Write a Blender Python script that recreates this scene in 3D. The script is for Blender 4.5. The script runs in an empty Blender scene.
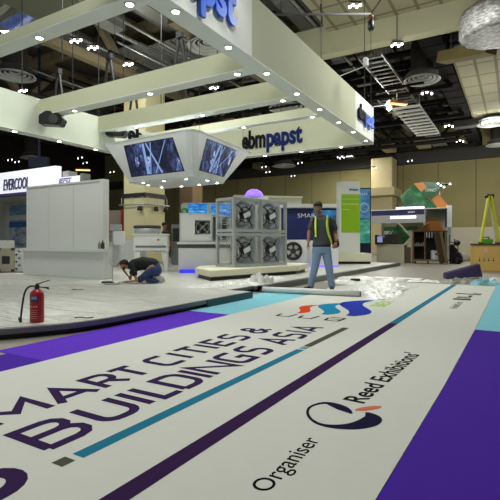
import bpy, bmesh, math, random
from mathutils import Vector, Matrix, Euler
C = bpy.context.scene
COL = C.collection
random.seed(7)
PI = math.pi
# ------------------------------------------------------------------ camera, world, exposure
# world axes: +X runs along the printed aisle carpet, +Y across the hall towards the stand, camera over the origin
H = 0.95; F = 452.0; YAW = math.atan2(267, 452)
cam = bpy.data.cameras.new('camera'); camo = bpy.data.objects.new('camera', cam); COL.objects.link(camo)
cam.sensor_width = 36; cam.lens = 36 * F / 500; cam.shift_y = -7 / 500; cam.clip_end = 300; cam.clip_start = .05
FW = Vector((math.cos(YAW), math.sin(YAW), 0)); RT = Vector((math.sin(YAW), -math.cos(YAW), 0))
# camera looks along world FW (X axis of the carpet is YAW to the right of the view)
FW = Vector((math.cos(YAW), math.sin(YAW), 0))
camo.location = (0, 0, H)
camo.rotation_euler = (PI / 2, 0, YAW - PI / 2)
C.camera = camo
HALL = -PI / 2                 # a thing turned by this faces down the hall axis
CAMROT = YAW - PI / 2          # a thing turned by this faces the camera squarely

w = bpy.data.worlds.new('hall_air'); C.world = w; w.use_nodes = True
bg = w.node_tree.nodes['Background']; bg.inputs[0].default_value = (.90, .97, 1.0, 1); bg.inputs[1].default_value = .50
vs = C.view_settings; vs.view_transform = 'Standard'; vs.look = 'None'; vs.exposure = 0; vs.gamma = 1; vs.use_curve_mapping = False

def area(name, loc, size, power, col=(.98, 1, .965), rot=(0, 0, 0), sy=None):
    l = bpy.data.lights.new(name, 'AREA'); l.energy = power; l.color = col; l.size = size
    if sy: l.shape = 'RECTANGLE'; l.size_y = sy
    o = bpy.data.objects.new(name, l); o.location = loc; o.rotation_euler = rot; COL.objects.link(o)
    return o
for (x, y, p) in ((3, 3.0, 320), (10, 8, 350), (9.5, 15, 280), (13, 1.5, 280), (22, 6, 420), (22, 16, 330), (30, 1, 460), (4.5, 9, 240), (36, 12, 460)):
    area('hall_lamp', (x, y, 8.2), 1.6, p)

def bulb(name, loc, power, col=(1, 1, .95)):
    l = bpy.data.lights.new(name, 'POINT'); l.energy = power; l.color = col; l.shadow_soft_size = .35
    o = bpy.data.objects.new(name, l); o.location = loc; COL.objects.link(o)
for (x, y, z, p) in ((13.5, 13.6, 7.6, 150), (15.0, 2.6, 6.2, 60), (8, .5, 6.4, 45), (24, 1.0, 5.2, 200), (33, 1.5, 5.6, 520), (29, 7.5, 5.2, 330), (24, 14, 6.0, 160)):  # unseen point fills added to brighten the upper hall and back wall
    bulb('added_hall_fill', (x, y, z), p)

# ------------------------------------------------------------------ materials
MATS = {}
def mat(name, col, rough=.6, metal=0, noise=.06, scale=6, bump=0, bscale=40, alpha=None, spec=None, trans=0):
    if name in MATS: return MATS[name]
    m = bpy.data.materials.new(name); m.use_nodes = True; nt = m.node_tree; b = nt.nodes['Principled BSDF']
    c = [((v / 255) / 12.92 if v / 255 <= .04045 else ((v / 255 + .055) / 1.055) ** 2.4) for v in col]
    tc = nt.nodes.new('ShaderNodeTexCoord'); n = nt.nodes.new('ShaderNodeTexNoise'); n.inputs['Scale'].default_value = scale; n.inputs['Detail'].default_value = 4
    nt.links.new(tc.outputs['Object'], n.inputs['Vector'])
    mx = nt.nodes.new('ShaderNodeMix'); mx.data_type = 'RGBA'
    mx.inputs[6].default_value = (*[v * (1 - noise) for v in c], 1); mx.inputs[7].default_value = (*[min(1, v * (1 + noise)) for v in c], 1)
    nt.links.new(n.outputs['Fac'], mx.inputs[0]); nt.links.new(mx.outputs[2], b.inputs['Base Color'])
    b.inputs['Roughness'].default_value = rough; b.inputs['Metallic'].default_value = metal
    if spec is not None: b.inputs['Specular IOR Level'].default_value = spec
    if trans: b.inputs['Transmission Weight'].default_value = trans
    if alpha is not None: b.inputs['Alpha'].default_value = alpha
    if bump:
        n2 = nt.nodes.new('ShaderNodeTexNoise'); n2.inputs['Scale'].default_value = bscale; n2.inputs['Detail'].default_value = 5
        nt.links.new(tc.outputs['Object'], n2.inputs['Vector'])
        bp = nt.nodes.new('ShaderNodeBump'); bp.inputs['Strength'].default_value = bump; bp.inputs['Distance'].default_value = .05
        nt.links.new(n2.outputs['Fac'], bp.inputs['Height']); nt.links.new(bp.outputs[0], b.inputs['Normal'])
    MATS[name] = m; return m
def lin(col): return [((v / 255) / 12.92 if v / 255 <= .04045 else ((v / 255 + .055) / 1.055) ** 2.4) for v in col]
def glow(name, col, s):
    if name in MATS: return MATS[name]
    m = bpy.data.materials.new(name); m.use_nodes = True; b = m.node_tree.nodes['Principled BSDF']
    b.inputs['Base Color'].default_value = (*lin(col), 1); b.inputs['Emission Color'].default_value = (*lin(col), 1); b.inputs['Emission Strength'].default_value = s
    MATS[name] = m; return m
def pattern(name, cols, kind, scale=(1, 1, 1), rot=0, emit=0, rough=.5, coord='Object'):
    m = bpy.data.materials.new(name); m.use_nodes = True; nt = m.node_tree; b = nt.nodes['Principled BSDF']
    tc = nt.nodes.new('ShaderNodeTexCoord'); mp = nt.nodes.new('ShaderNodeMapping'); mp.inputs['Scale'].default_value = scale; mp.inputs['Rotation'].default_value = (0, 0, rot) if not isinstance(rot, tuple) else rot
    nt.links.new(tc.outputs[coord], mp.inputs['Vector'])
    r = nt.nodes.new('ShaderNodeValToRGB'); r.color_ramp.interpolation = 'LINEAR'
    if kind == 'noise':
        t = nt.nodes.new('ShaderNodeTexNoise'); t.inputs['Scale'].default_value = 1; t.inputs['Detail'].default_value = 6; out = t.outputs['Fac']
    elif kind == 'voronoi':
        t = nt.nodes.new('ShaderNodeTexVoronoi'); t.distance = 'CHEBYCHEV'; t.inputs['Scale'].default_value = 1; out = t.outputs['Distance']
    elif kind == 'wave':
        t = nt.nodes.new('ShaderNodeTexWave'); t.inputs['Scale'].default_value = 1; t.inputs['Distortion'].default_value = 0; out = t.outputs['Fac']
    elif kind == 'wavy':
        t = nt.nodes.new('ShaderNodeTexWave'); t.inputs['Scale'].default_value = 1; t.inputs['Distortion'].default_value = 9; t.inputs['Detail'].default_value = 4; out = t.outputs['Fac']
    elif kind == 'brick':
        t = nt.nodes.new('ShaderNodeTexBrick'); t.offset = 0; t.inputs['Scale'].default_value = 1; t.inputs['Mortar Size'].default_value = .02
        t.inputs['Color1'].default_value = (1, 1, 1, 1); t.inputs['Color2'].default_value = (.85, .85, .85, 1); t.inputs['Mortar'].default_value = (0, 0, 0, 1); out = t.outputs['Color']
    nt.links.new(mp.outputs[0], t.inputs['Vector']); nt.links.new(out, r.inputs[0])
    els = r.color_ramp.elements
    while len(els) < len(cols): els.new(.5)
    for e, (p, c) in zip(els, cols): e.position = p; e.color = (*lin(c), 1)
    nt.links.new(r.outputs[0], b.inputs['Base Color']); b.inputs['Roughness'].default_value = rough
    if emit: nt.links.new(r.outputs[0], b.inputs['Emission Color']); b.inputs['Emission Strength'].default_value = emit
    MATS[name] = m; return m

# ------------------------------------------------------------------ mesh helpers
class MB:
    def __init__(s): s.v = []; s.f = []; s.m = []; s.sm = []
    def add(s, vs, fs, mi=0, smooth=False):
        k = len(s.v); s.v += [Vector(v) for v in vs]
        for f in fs: s.f.append([i + k for i in f]); s.m.append(mi); s.sm.append(smooth)
        return s
    def box(s, x0, x1, y0, y1, z0, z1, mi=0, M=None, ch=0):
        vs = [Vector(p) for p in ((x0, y0, z0), (x1, y0, z0), (x1, y1, z0), (x0, y1, z0), (x0, y0, z1), (x1, y0, z1), (x1, y1, z1), (x0, y1, z1))]
        if M: vs = [M @ v for v in vs]
        return s.add(vs, [(0, 3, 2, 1), (4, 5, 6, 7), (0, 1, 5, 4), (1, 2, 6, 5), (2, 3, 7, 6), (3, 0, 4, 7)], mi)
    def prism(s, poly, z0, z1, mi=0, M=None):
        n = len(poly); vs = [Vector((p[0], p[1], z0)) for p in poly] + [Vector((p[0], p[1], z1)) for p in poly]
        if M: vs = [M @ v for v in vs]
        return s.add(vs, [list(range(n))[::-1], list(range(n, 2 * n))] + [(i, (i + 1) % n, n + (i + 1) % n, n + i) for i in range(n)], mi)
    def tube(s, pts, r, n=10, mi=0, cap=True):
        pts = [Vector(p) for p in pts]; rr = r if isinstance(r, (list, tuple)) else [r] * len(pts)
        rings = []; up = None
        for i, p in enumerate(pts):
            d = (pts[min(i + 1, len(pts) - 1)] - pts[max(i - 1, 0)]).normalized()
            if up is None: up = Vector((0, 0, 1)) if abs(d.z) < .9 else Vector((1, 0, 0))
            a = d.cross(up).normalized(); b = a.cross(d).normalized(); up = b
            rings.append([p + (a * math.cos(2 * PI * k / n) + b * math.sin(2 * PI * k / n)) * rr[i] for k in range(n)])
        vs = [v for q in rings for v in q]; fs = []
        for i in range(len(pts) - 1):
            for k in range(n): fs.append((i * n + k, i * n + (k + 1) % n, (i + 1) * n + (k + 1) % n, (i + 1) * n + k))
        s.add(vs, fs, mi, n > 6)
        if cap: k0 = len(s.v) - len(vs); s.f += [[k0 + k for k in range(n)][::-1], [len(s.v) - n + k for k in range(n)]]; s.m += [mi] * 2; s.sm += [False] * 2
        return s
    def bar(s, a, b, w, h=None, mi=0):
        a = Vector(a); b = Vector(b); h = h or w; d = (b - a).normalized(); u = Vector((0, 0, 1)) if abs(d.z) < .95 else Vector((1, 0, 0))
        x = d.cross(u).normalized() * w / 2; y = x.cross(d).normalized() * h / 2
        vs = [a - x - y, a + x - y, a + x + y, a - x + y, b - x - y, b + x - y, b + x + y, b - x + y]
        return s.add(vs, [(0, 3, 2, 1), (4, 5, 6, 7), (0, 1, 5, 4), (1, 2, 6, 5), (2, 3, 7, 6), (3, 0, 4, 7)], mi)
    def lathe(s, prof, c=(0, 0, 0), n=24, mi=0, M=None, cap=True):
        vs = []; c = Vector(c)
        for r, z in prof:
            for k in range(n):
                v = Vector((r * math.cos(2 * PI * k / n), r * math.sin(2 * PI * k / n), z)); vs.append((M @ v if M else v) + c)
        fs = [(i * n + k, i * n + (k + 1) % n, (i + 1) * n + (k + 1) % n, (i + 1) * n + k) for i in range(len(prof) - 1) for k in range(n)]
        s.add(vs, fs, mi, True); k0 = len(s.v) - len(vs)
        for i0, rev in () if not cap else ((k0, True), (len(s.v) - n, False)):
            q = [i0 + k for k in range(n)]; s.f.append(q[::-1] if rev else q); s.m.append(mi); s.sm.append(False)
        return s
    def sphere(s, c, r, n=14, mi=0, sc=(1, 1, 1)):
        prof = [(max(.001, math.sin(PI * i / (n // 2))) , -math.cos(PI * i / (n // 2))) for i in range(n // 2 + 1)]
        M = Matrix.Diagonal((r * sc[0], r * sc[1], r * sc[2])); return s.lathe(prof, c, n, mi, M)
    def build(s, name, mats, parent=None, bevel=0, loc=None, rotz=0, solid=0):
        me = bpy.data.meshes.new(name); me.from_pydata([tuple(v) for v in s.v], [], s.f); me.update()
        for m in (mats if isinstance(mats, (list, tuple)) else [mats]): me.materials.append(m)
        me.polygons.foreach_set('material_index', s.m); me.polygons.foreach_set('use_smooth', s.sm)
        if bevel:
            bm = bmesh.new(); bm.from_mesh(me); bmesh.ops.remove_doubles(bm, verts=bm.verts, dist=1e-5)
            es = [e for e in bm.edges if len(e.link_faces) == 2 and e.calc_face_angle(0) > .5]
            bmesh.ops.bevel(bm, geom=es, offset=bevel, segments=2, affect='EDGES', clamp_overlap=True); bm.to_mesh(me); bm.free()
        o = bpy.data.objects.new(name, me); COL.objects.link(o)
        if parent: o.parent = parent
        if loc is not None: o.location = loc
        o.rotation_euler.z = rotz
        return o
def tag(o, label=None, cat=None, group=None, kind=None):
    if label: o['label'] = label
    if cat: o['category'] = cat
    if group: o['group'] = group
    if kind: o['kind'] = kind
    return o
def thing(name, loc, label, cat, rotz=0, group=None):
    o = bpy.data.objects.new(name, None); o.empty_display_size = .1; COL.objects.link(o); o.location = loc; o.rotation_euler.z = rotz
    return tag(o, label, cat, group)
def struct(o): o['kind'] = 'structure'; return o
def copy_tree(o, parent=None):
    c = o.copy(); COL.objects.link(c)
    if parent: c.parent = parent
    for ch in list(o.children): copy_tree(ch, c)
    return c
def evaluated(o, name):
    dg = bpy.context.evaluated_depsgraph_get(); me = bpy.data.meshes.new_from_object(o.evaluated_get(dg)); me.name = name
    bpy.data.objects.remove(o); return me
def text(s, name, m, parent, loc, rot=(0, 0, 0), size=1, ext=.002, bold=0, width=None, align='LEFT', shear=0):
    cu = bpy.data.curves.new(name, 'FONT'); cu.body = s; cu.size = size; cu.extrude = ext; cu.offset = bold; cu.align_x = align; cu.shear = shear; cu.resolution_u = 4
    t = bpy.data.objects.new(name, cu); COL.objects.link(t); me = evaluated(t, name)
    if width:
        xs = [v.co.x for v in me.vertices]; k = width / (max(xs) - min(xs)); x0 = min(xs)
        for v in me.vertices: v.co.x = (v.co.x - x0) * k
    me.materials.clear()
    for q in (m if isinstance(m, (list, tuple)) else [m]): me.materials.append(q)
    o = bpy.data.objects.new(name, me); COL.objects.link(o); o.location = loc; o.rotation_euler = rot
    if parent: o.parent = parent
    return o
def camat(px, py, Y):      # point seen at that pixel of the photo, Y metres ahead
    v = FW * Y + RT * ((px - 250) / F * Y); return Vector((v.x, v.y, H - (py - 243) / F * Y))

# colours
cream = mat('cream_panel', (214, 213, 186), .7, noise=.02)
white = mat('white_laminate', (214, 216, 210), .5, noise=.02)
soffitw = mat('white_soffit', (226, 232, 224), .6, noise=.02)
blackm = mat('black_metal', (22, 22, 24), .5)
blackp = mat('black_plastic', (18, 18, 20), .4)
steel = mat('galvanised_steel', (150, 152, 150), .38, .7, noise=.15, scale=3)
alum = mat('aluminium', (176, 180, 180), .4, .25, noise=.06)
dgrey = mat('dark_grey_paint', (58, 56, 52), .7)
glowlamp = glow('lamp_glow', (255, 250, 235), 14)
glowcool = glow('cool_lamp_glow', (240, 240, 255), 9)
gloworange = glow('orange_tube_glow', (255, 170, 110), 3.2)
ink = mat('black_ink', (18, 18, 22), .95, spec=.05)
purpleink = mat('dark_purple_ink', (52, 33, 72), .95, noise=.04, spec=.05)

# ------------------------------------------------------------------ the hall
fl = MB().box(-12, 40.5, -14, 46, -.3, 0).build('floor', mat('grey_concrete_floor', (128, 122, 108), .42, noise=.18, scale=1.2, bump=.1)); struct(fl)
deckm = pattern('corrugated_deck', [(.0, (110, 106, 94)), (.5, (140, 136, 122)), (1, (84, 80, 70))], 'wave', (0, 7, 0), (0, 0, 0), rough=.7)
struct(MB().box(-12, 40.5, -14, 46, 12, 12.3).build('ceiling', deckm))
wallm = pattern('olive_wall_panels', [(.0, (110, 98, 74)), (.25, (150, 138, 108)), (1, (156, 144, 114))], 'brick', (1, 1, 1), (0, PI / 2, 0), rough=.85)
def wall_mat():
    m = bpy.data.materials.new('olive_fabric_wall'); m.use_nodes = True; nt = m.node_tree; b = nt.nodes['Principled BSDF']
    tc = nt.nodes.new('ShaderNodeTexCoord'); sp = nt.nodes.new('ShaderNodeSeparateXYZ'); nt.links.new(tc.outputs['Object'], sp.inputs[0])
    md = nt.nodes.new('ShaderNodeMath'); md.operation = 'PINGPONG'; md.inputs[1].default_value = 1.4; nt.links.new(sp.outputs['Y'], md.inputs[0])
    lt = nt.nodes.new('ShaderNodeMath'); lt.operation = 'LESS_THAN'; lt.inputs[1].default_value = .04; nt.links.new(md.outputs[0], lt.inputs[0])
    ns = nt.nodes.new('ShaderNodeTexNoise'); ns.inputs['Scale'].default_value = .35; nt.links.new(tc.outputs['Object'], ns.inputs['Vector'])
    r = nt.nodes.new('ShaderNodeValToRGB'); r.color_ramp.elements[0].color = (*lin((138, 130, 86)), 1); r.color_ramp.elements[1].color = (*lin((162, 153, 104)), 1); nt.links.new(ns.outputs['Fac'], r.inputs[0])
    mx = nt.nodes.new('ShaderNodeMix'); mx.data_type = 'RGBA'; mx.inputs[7].default_value = (*lin((116, 106, 72)), 1); nt.links.new(lt.outputs[0], mx.inputs[0]); nt.links.new(r.outputs[0], mx.inputs[6])
    nt.links.new(mx.outputs[2], b.inputs['Base Color']); b.inputs['Roughness'].default_value = .9; return m
wm = wall_mat()
struct(MB().box(40, 40.4, -14, 46, 0, 12).build('wall_back', wm))
struct(MB().box(39.7, 40, -13.9, 7, 0, 2.2).build('trim_1', mat('pale_dado_panels', (196, 188, 164), .7)))
struct(MB().box(39.6, 40, -13.9, 45, 7.6, 8.5).build('trim_2', dgrey))
struct(MB().box(-12, 40, 45, 45.4, 0, 12).build('wall_left', mat('dimmed_brown_wall', (46, 40, 34), .9)))  # dark brown puts the far side's fading light into the wall colour
struct(MB().box(-12, 40, -14.4, -14, 0, 12).build('wall_right', wm))

# big columns
def column(px, Y, wd, label, m=None, rail=False, top=12.0):
    p = camat(px, 243, Y); p.z = 0
    t = thing('column', p, label, 'column')
    MB().box(-wd / 2, wd / 2, -wd / 2, wd / 2, 0, top).build('shaft', m or mat('beige_column_cladding', (218, 210, 164), .8, noise=.04), t, bevel=.03)
    if rail:
        b = MB(); h = wd / 2 + .05
        b.box(-h, h, -h, h, 3.05, 3.25)
        b.build('steel_band', blackm, t)
        b = MB(); h = wd / 2 + .14
        for z in (2.72,):
            for a, c in (((-h, -h, z), (h, -h, z)), ((h, -h, z), (h, h, z)), ((h, h, z), (-h, h, z)), ((-h, h, z), (-h, -h, z))): b.tube([a, c], .035, 8)
        for sx in (-1, 0, 1):
            b.tube([(sx * h * .8, -h, 2.72), (sx * h * .8, -h, 3.06)], .02, 6); b.tube([(-h, sx * h * .8, 2.72), (-h, sx * h * .8, 3.06)], .02, 6)
        b.build('hanging_rail', alum, t)
        for k, q in enumerate(((-h, -h * .6), (-h * .1, -h), (h * .7, -h))):
            MB().lathe([(.02, .1), (.09, .06), (.12, -.1), (.1, -.12)], (q[0], q[1], 2.55), 12).build('rail_lamp', blackm, t)
    return t
column(144.5, 21.5, 1.36, 'wide beige square column behind the white ventilation unit, with a black band and rail', rail=True, top=8.4)
t = column(384, 37.6, 1.7, 'beige square column with a projecting ledge behind the navy topped booth', mat('beige_column_sand', (186, 173, 130), .8), top=7.9)
MB().box(-1.6, 1.4, -1.2, 1.2, 4.75, 5.4).build('ledge', mat('beige_column_sand', (186, 173, 130), .8), t, bevel=.03)
column(191, 30, 1.1, 'brown column far behind the blue advertising box', mat('brown_column_cladding', (112, 90, 62), .8))

# ------------------------------------------------------------------ the aisle carpets
banner_m = mat('off_white_printed_carpet', (202, 203, 193), .95, noise=.035, scale=9, bump=.15, bscale=300, spec=.1)
def flat(name, x0, x1, y0, y1, m, label, cat='carpet', z=.006, group=None, poly=None):
    o = (MB().prism([(a - x0, b - y0) for a, b in poly], 0, z) if poly else MB().box(0, x1 - x0, 0, y1 - y0, 0, z)).build(name, m, loc=(x0, y0, 0)); return tag(o, label, cat, group)
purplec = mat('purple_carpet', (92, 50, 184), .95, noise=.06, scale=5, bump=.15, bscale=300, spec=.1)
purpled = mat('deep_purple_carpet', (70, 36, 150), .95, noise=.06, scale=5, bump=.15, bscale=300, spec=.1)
tealc = mat('light_teal_carpet', (128, 192, 204), .95, noise=.04, scale=5, bump=.15, bscale=300, spec=.1)
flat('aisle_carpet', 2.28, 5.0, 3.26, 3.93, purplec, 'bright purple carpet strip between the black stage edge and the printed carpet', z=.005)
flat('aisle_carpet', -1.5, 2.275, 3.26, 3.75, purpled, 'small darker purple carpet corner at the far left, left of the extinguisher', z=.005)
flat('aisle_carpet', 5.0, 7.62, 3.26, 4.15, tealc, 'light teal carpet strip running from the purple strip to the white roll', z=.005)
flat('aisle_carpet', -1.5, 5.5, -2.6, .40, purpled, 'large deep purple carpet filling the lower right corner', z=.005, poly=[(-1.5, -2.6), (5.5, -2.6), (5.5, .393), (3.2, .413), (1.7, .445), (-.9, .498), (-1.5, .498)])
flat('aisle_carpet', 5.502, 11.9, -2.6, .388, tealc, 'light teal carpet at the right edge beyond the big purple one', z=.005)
ban = thing('printed_carpet', (0, 0, 0), 'off-white printed aisle carpet with purple event lettering and coloured waves', 'carpet')
MB().prism([(-.9, .50), (1.7, .447), (3.2, .415), (5.5, .395), (11.15, .39), (11.15, 3.255), (-.9, 3.255)], 0, .008).build('carpet_pile', banner_m, ban)
ZB = .0085
tealink = mat('teal_ink', (36, 112, 138), .95, noise=.03, spec=.05); greyink = mat('grey_ink', (76, 76, 68), .95, spec=.05)
def slant(name, x0, y0, x1, y1, hw, m, sk=0):
    return MB().prism([(x0 + sk, y0 - hw), (x1 + sk, y1 - hw), (x1 - sk, y1 + hw), (x0 - sk, y0 + hw)], ZB, ZB + .001).build(name, m, ban)
slant('printed_stripe', 1.335, 1.672, 3.66, 1.645, .036, tealink)
slant('printed_square', 1.235, 1.682, 1.30, 1.68, .034, greyink)
slant('printed_dash', 3.70, 1.645, 3.73, 1.645, .036, tealink); slant('printed_dash', 3.75, 1.645, 3.775, 1.645, .036, tealink)
slant('printed_stripe', 3.80, 1.645, 4.86, 1.635, .036, greyink)
slant('printed_stripe', -.9, 1.285, 5.41, 1.245, .048, mat('plum_ink', (52, 30, 68), .95, spec=.05))
slant('printed_stripe', 5.41, 1.245, 11.15, 1.215, .048, tealink)
# stroke letters
def arcpts(cx, cy, rx, ry, a0, a1, n=6): return [(cx + rx * math.cos(math.radians(a0 + (a1 - a0) * i / n)), cy + ry * math.sin(math.radians(a0 + (a1 - a0) * i / n))) for i in range(n + 1)]
RZ = [0]
def ribbon(mb, pts, wd, z, h=.001, closed=False):
    q = [pts[0]]
    for p in pts[1:]:
        if math.hypot(p[0] - q[-1][0], p[1] - q[-1][1]) > 1e-4: q.append(p)
    pts = q
    n = len(pts); P = [Vector((p[0], p[1])) for p in pts]; L = []; R = []
    for i in range(n):
        a = P[i - 1] if (i > 0 or closed) else None; c = P[(i + 1) % n] if (i < n - 1 or closed) else None
        d1 = (P[i] - a).normalized() if a is not None else None; d2 = (c - P[i]).normalized() if c is not None else None
        if d1 is None: d1 = d2
        if d2 is None: d2 = d1
        t = (d1 + d2)
        t = t.normalized() if t.length > 1e-4 else d1
        nrm = Vector((-t.y, t.x)); k = 1 / max(.45, nrm.dot(Vector((-d1.y, d1.x))))
        L.append(P[i] + nrm * wd / 2 * k); R.append(P[i] - nrm * wd / 2 * k)
    m = n if closed else n - 1
    for i in range(m):
        j = (i + 1) % n; RZ[0] = (RZ[0] + 1) % 60
        mb.prism([R[i], R[j], L[j], L[i]], z, z + h * (.35 + RZ[0] / 90))
def glyph(ch):
    r = .22
    if ch == 'I': return [[(.0, 0), (0, 1)]], .0
    if ch == 'M': return [[(0, 0), (0, 1), (.42, .35), (.84, 1), (.84, 0)]], .84
    if ch == 'N': return [[(0, 0), (0, 1), (.66, 0), (.66, 1)]], .66
    if ch == 'A': return [[(0, 0), (.38, 1), (.76, 0)], [(.14, .28), (.62, .28)]], .76
    if ch == 'R': return [[(0, 0), (0, 1), (.4, 1)] + arcpts(.4, .72, .24, .28, 90, -90) + [(0, .44)], [(.34, .44), (.66, 0)]], .66
    if ch == 'T': return [[(0, 1), (.66, 1)], [(.33, 1), (.33, 0)]], .66
    if ch == 'C': return [[(.66, 1)] + arcpts(.22, .76, .22, .24, 90, 180, 4) + arcpts(.22, .24, .22, .24, 180, 270, 4) + [(.66, 0)]], .66
    if ch == 'G': return [[(.68, 1)] + arcpts(.22, .76, .22, .24, 90, 180, 4) + arcpts(.22, .24, .22, .24, 180, 270, 4) + [(.68, 0), (.68, .46), (.38, .46)]], .68
    if ch == 'E': return [[(.6, 1), (0, 1), (0, 0), (.6, 0)], [(0, .5), (.54, .5)]], .6
    if ch == 'S': return [[(.6, 1)] + arcpts(.2, .76, .2, .24, 90, 270, 6) + arcpts(.42, .26, .2, .26, 90, -90, 6) + [(0, 0)]], .62
    if ch == 'B': return [[(0, 0), (0, 1), (.42, 1)] + arcpts(.42, .76, .2, .24, 90, -90, 5) + [(0, .52)], [(.42, .52)] + arcpts(.44, .26, .22, .26, 90, -90, 5) + [(0, 0)]], .66
    if ch == 'U': return [[(0, 1)] + arcpts(.26, .26, .26, .26, 180, 270, 4) + arcpts(.42, .26, .26, .26, 270, 360, 4) + [(.68, 1)]], .68
    if ch == 'L': return [[(0, 1), (0, 0), (.56, 0)]], .56
    if ch == 'D': return [[(0, 0), (0, 1)] + arcpts(.38, .7, .3, .3, 90, 0, 4) + arcpts(.38, .3, .3, .3, 0, -90, 4) + [(0, 0)]], .68
    if ch == '&': return [[(.78, 0), (.2, .62)] + arcpts(.34, .78, .19, .22, 210, -30, 8) + arcpts(.28, .27, .28, .27, 110, 300, 8) + [(.72, .46)]], .78
def word(name, items, y0, y1, wd, m):
    mb = MB()
    for ch, x0, x1 in items:
        st, gw = glyph(ch); g = wd / 2
        for s in st:
            pts = [((x0 + g + (p[0] / gw if gw else .5) * (x1 - x0 - 2 * g)) if gw else (x0 + x1) / 2, y0 + g + p[1] * (y1 - y0 - 2 * g)) for p in s]
            ribbon(mb, pts, wd, ZB)
    return mb.build(name, m, ban)
word('lettering', [('S', 1.02, 1.27), ('M', 1.32, 1.68), ('A', 1.70, 2.02), ('R', 2.05, 2.29), ('T', 2.29, 2.53), ('C', 2.64, 2.88), ('I', 2.93, 2.99), ('T', 3.03, 3.28), ('I', 3.31, 3.37), ('E', 3.42, 3.64), ('S', 3.68, 3.93), ('&', 4.08, 4.38)], 2.27, 2.60, .056, purpleink)
word('lettering', [('B', 1.29, 1.60), ('U', 1.65, 1.93), ('I', 1.97, 2.035), ('L', 2.08, 2.28), ('D', 2.28, 2.54), ('I', 2.57, 2.63), ('N', 2.66, 2.97), ('G', 3.00, 3.26), ('S', 3.31, 3.56), ('A', 3.74, 4.02), ('S', 4.05, 4.30), ('I', 4.36, 4.42), ('A', 4.46, 4.76)], 1.82, 2.17, .056, purpleink)
mb = MB(); ribbon(mb, [(-.1, 1.866), (.98, 1.866)] + arcpts(.98, 1.766, .115, .10, 90, -90, 10) + [(-.1, 1.666)], .078, ZB)
mb.build('lettering', purpleink, ban)
def shape(name, pts, m, z=ZB, h=.001, parent=ban): return MB().prism(pts, z, z + h).build(name, m, parent)
def wave(name, x0, x1, y0, y1, m):   # an S-shaped flame: rises on the left, dips, ends in a tip
    n = 14; top = []; bot = []
    for i in range(n + 1):
        u = i / n; c = y0 + (y1 - y0) * (.5 + .36 * math.sin((u - .42) * PI * 1.7)); th = (y1 - y0) * .34 * math.sin(PI * min(1, .04 + u * .96)) ** .6
        top.append((x0 + (x1 - x0) * u, c + th)); bot.append((x0 + (x1 - x0) * u, c - th))
    mb = MB()
    for i in range(n): mb.prism([bot[i], bot[i + 1], top[i + 1], top[i]], ZB, ZB + .001)
    return mb.build(name, m, ban)
wave('printed_wave', 5.55, 6.45, 2.47, 2.72, mat('orange_red_ink', (205, 72, 36), .95, spec=.05))
wave('printed_wave', 5.62, 6.85, 2.10, 2.52, mat('cyan_ink', (30, 130, 168), .95, spec=.05))
wave('printed_wave', 5.68, 7.45, 1.74, 2.30, mat('royal_blue_ink', (38, 56, 160), .95, spec=.05))
for y, ch in ((2.62, 0), (2.31, 0), (1.96, 1)):
    mb = MB()
    ribbon(mb, [(5.46, y - .12), (5.22, y - .10), (5.22, y + .06), (5.40, y + .08)], .035, ZB)
    if ch: ribbon(mb, [(5.34, y - .10), (5.34, y + .04)], .03, ZB); ribbon(mb, [(5.46, y - .12), (5.46, y + .08)], .035, ZB)
    mb.build('lettering', ink, ban)
text('BEX', 'lettering', mat('lime_ink', (150, 178, 84), .85), ban, (6.72, 1.69, ZB), size=.3, ext=.0008, bold=.01, width=.75)
for (a, c, y) in ((7.65, 10.35, 2.15), (7.6, 10.1, 1.9)):
    mb = MB(); x = a
    while x < c:
        l = random.uniform(.07, .12); q = random.random()
        mb.box(x, x + .03, y, y + .11, ZB, ZB + .001)
        if q > .3: mb.box(x, x + l, y, y + .03, ZB, ZB + .001)
        if q < .7: mb.box(x, x + l, y + .08, y + .11, ZB, ZB + .001)
        x += l + (.05 if q < .85 else .22)
    mb.build('lettering', ink, ban)
text('Organiser', 'lettering', ink, ban, (1.50, .808, ZB), size=.125, ext=.0008, bold=0, width=.53)
text("Reed Exhibitions'", 'lettering', ink, ban, (2.62, .775, ZB), rot=(0, 0, -.05), size=.185, ext=.0008, bold=.003, width=1.42)
navyink = mat('navy_ink', (27, 24, 52), .95, spec=.05)
mb = MB(); pts = []; ws = []
cx, cy = 2.375, .82
key = [(2.432, .785, .012), (2.462, .82, .05), (2.488, .862, .072), (2.512, .915, .062), (2.518, .965, .034), (2.475, 1.005, .022), (2.40, 1.022, .016), (2.31, .995, .016), (2.235, .935, .020), (2.205, .865, .030), (2.225, .785, .055), (2.28, .715, .085), (2.36, .672, .105), (2.43, .668, .095), (2.475, .70, .05), (2.485, .725, .012)]
Pk = [Vector(k[:2]) for k in key]
def cr(a, b, c, d, t): return .5 * ((2 * b) + (c - a) * t + (2 * a - 5 * b + 4 * c - d) * t * t + (-a + 3 * b - 3 * c + d) * t ** 3)
def smoothpath(K, n=6):
    out = []
    for i in range(len(K) - 1):
        a = K[max(i - 1, 0)]; b_ = K[i]; c = K[i + 1]; d = K[min(i + 2, len(K) - 1)]
        for j in range(n): out.append([cr(a[q], b_[q], c[q], d[q], j / n) for q in range(len(a))])
    out.append(list(K[-1])); return out
sp = smoothpath(key)
for i in range(len(sp) - 1):
    a, b_ = Vector(sp[i][:2]), Vector(sp[i + 1][:2]); pv = Vector(sp[max(i - 1, 0)][:2]); nx = Vector(sp[min(i + 2, len(sp) - 1)][:2])
    t1 = (b_ - pv).normalized(); t2 = (nx - a).normalized(); n1 = Vector((-t1.y, t1.x)) * sp[i][2] / 2; n2 = Vector((-t2.y, t2.x)) * sp[i + 1][2] / 2
    mb.prism([a - n1, b_ - n2, b_ + n2, a + n1], ZB, ZB + .001)
mb.build('printed_swirl', navyink, ban)
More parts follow.
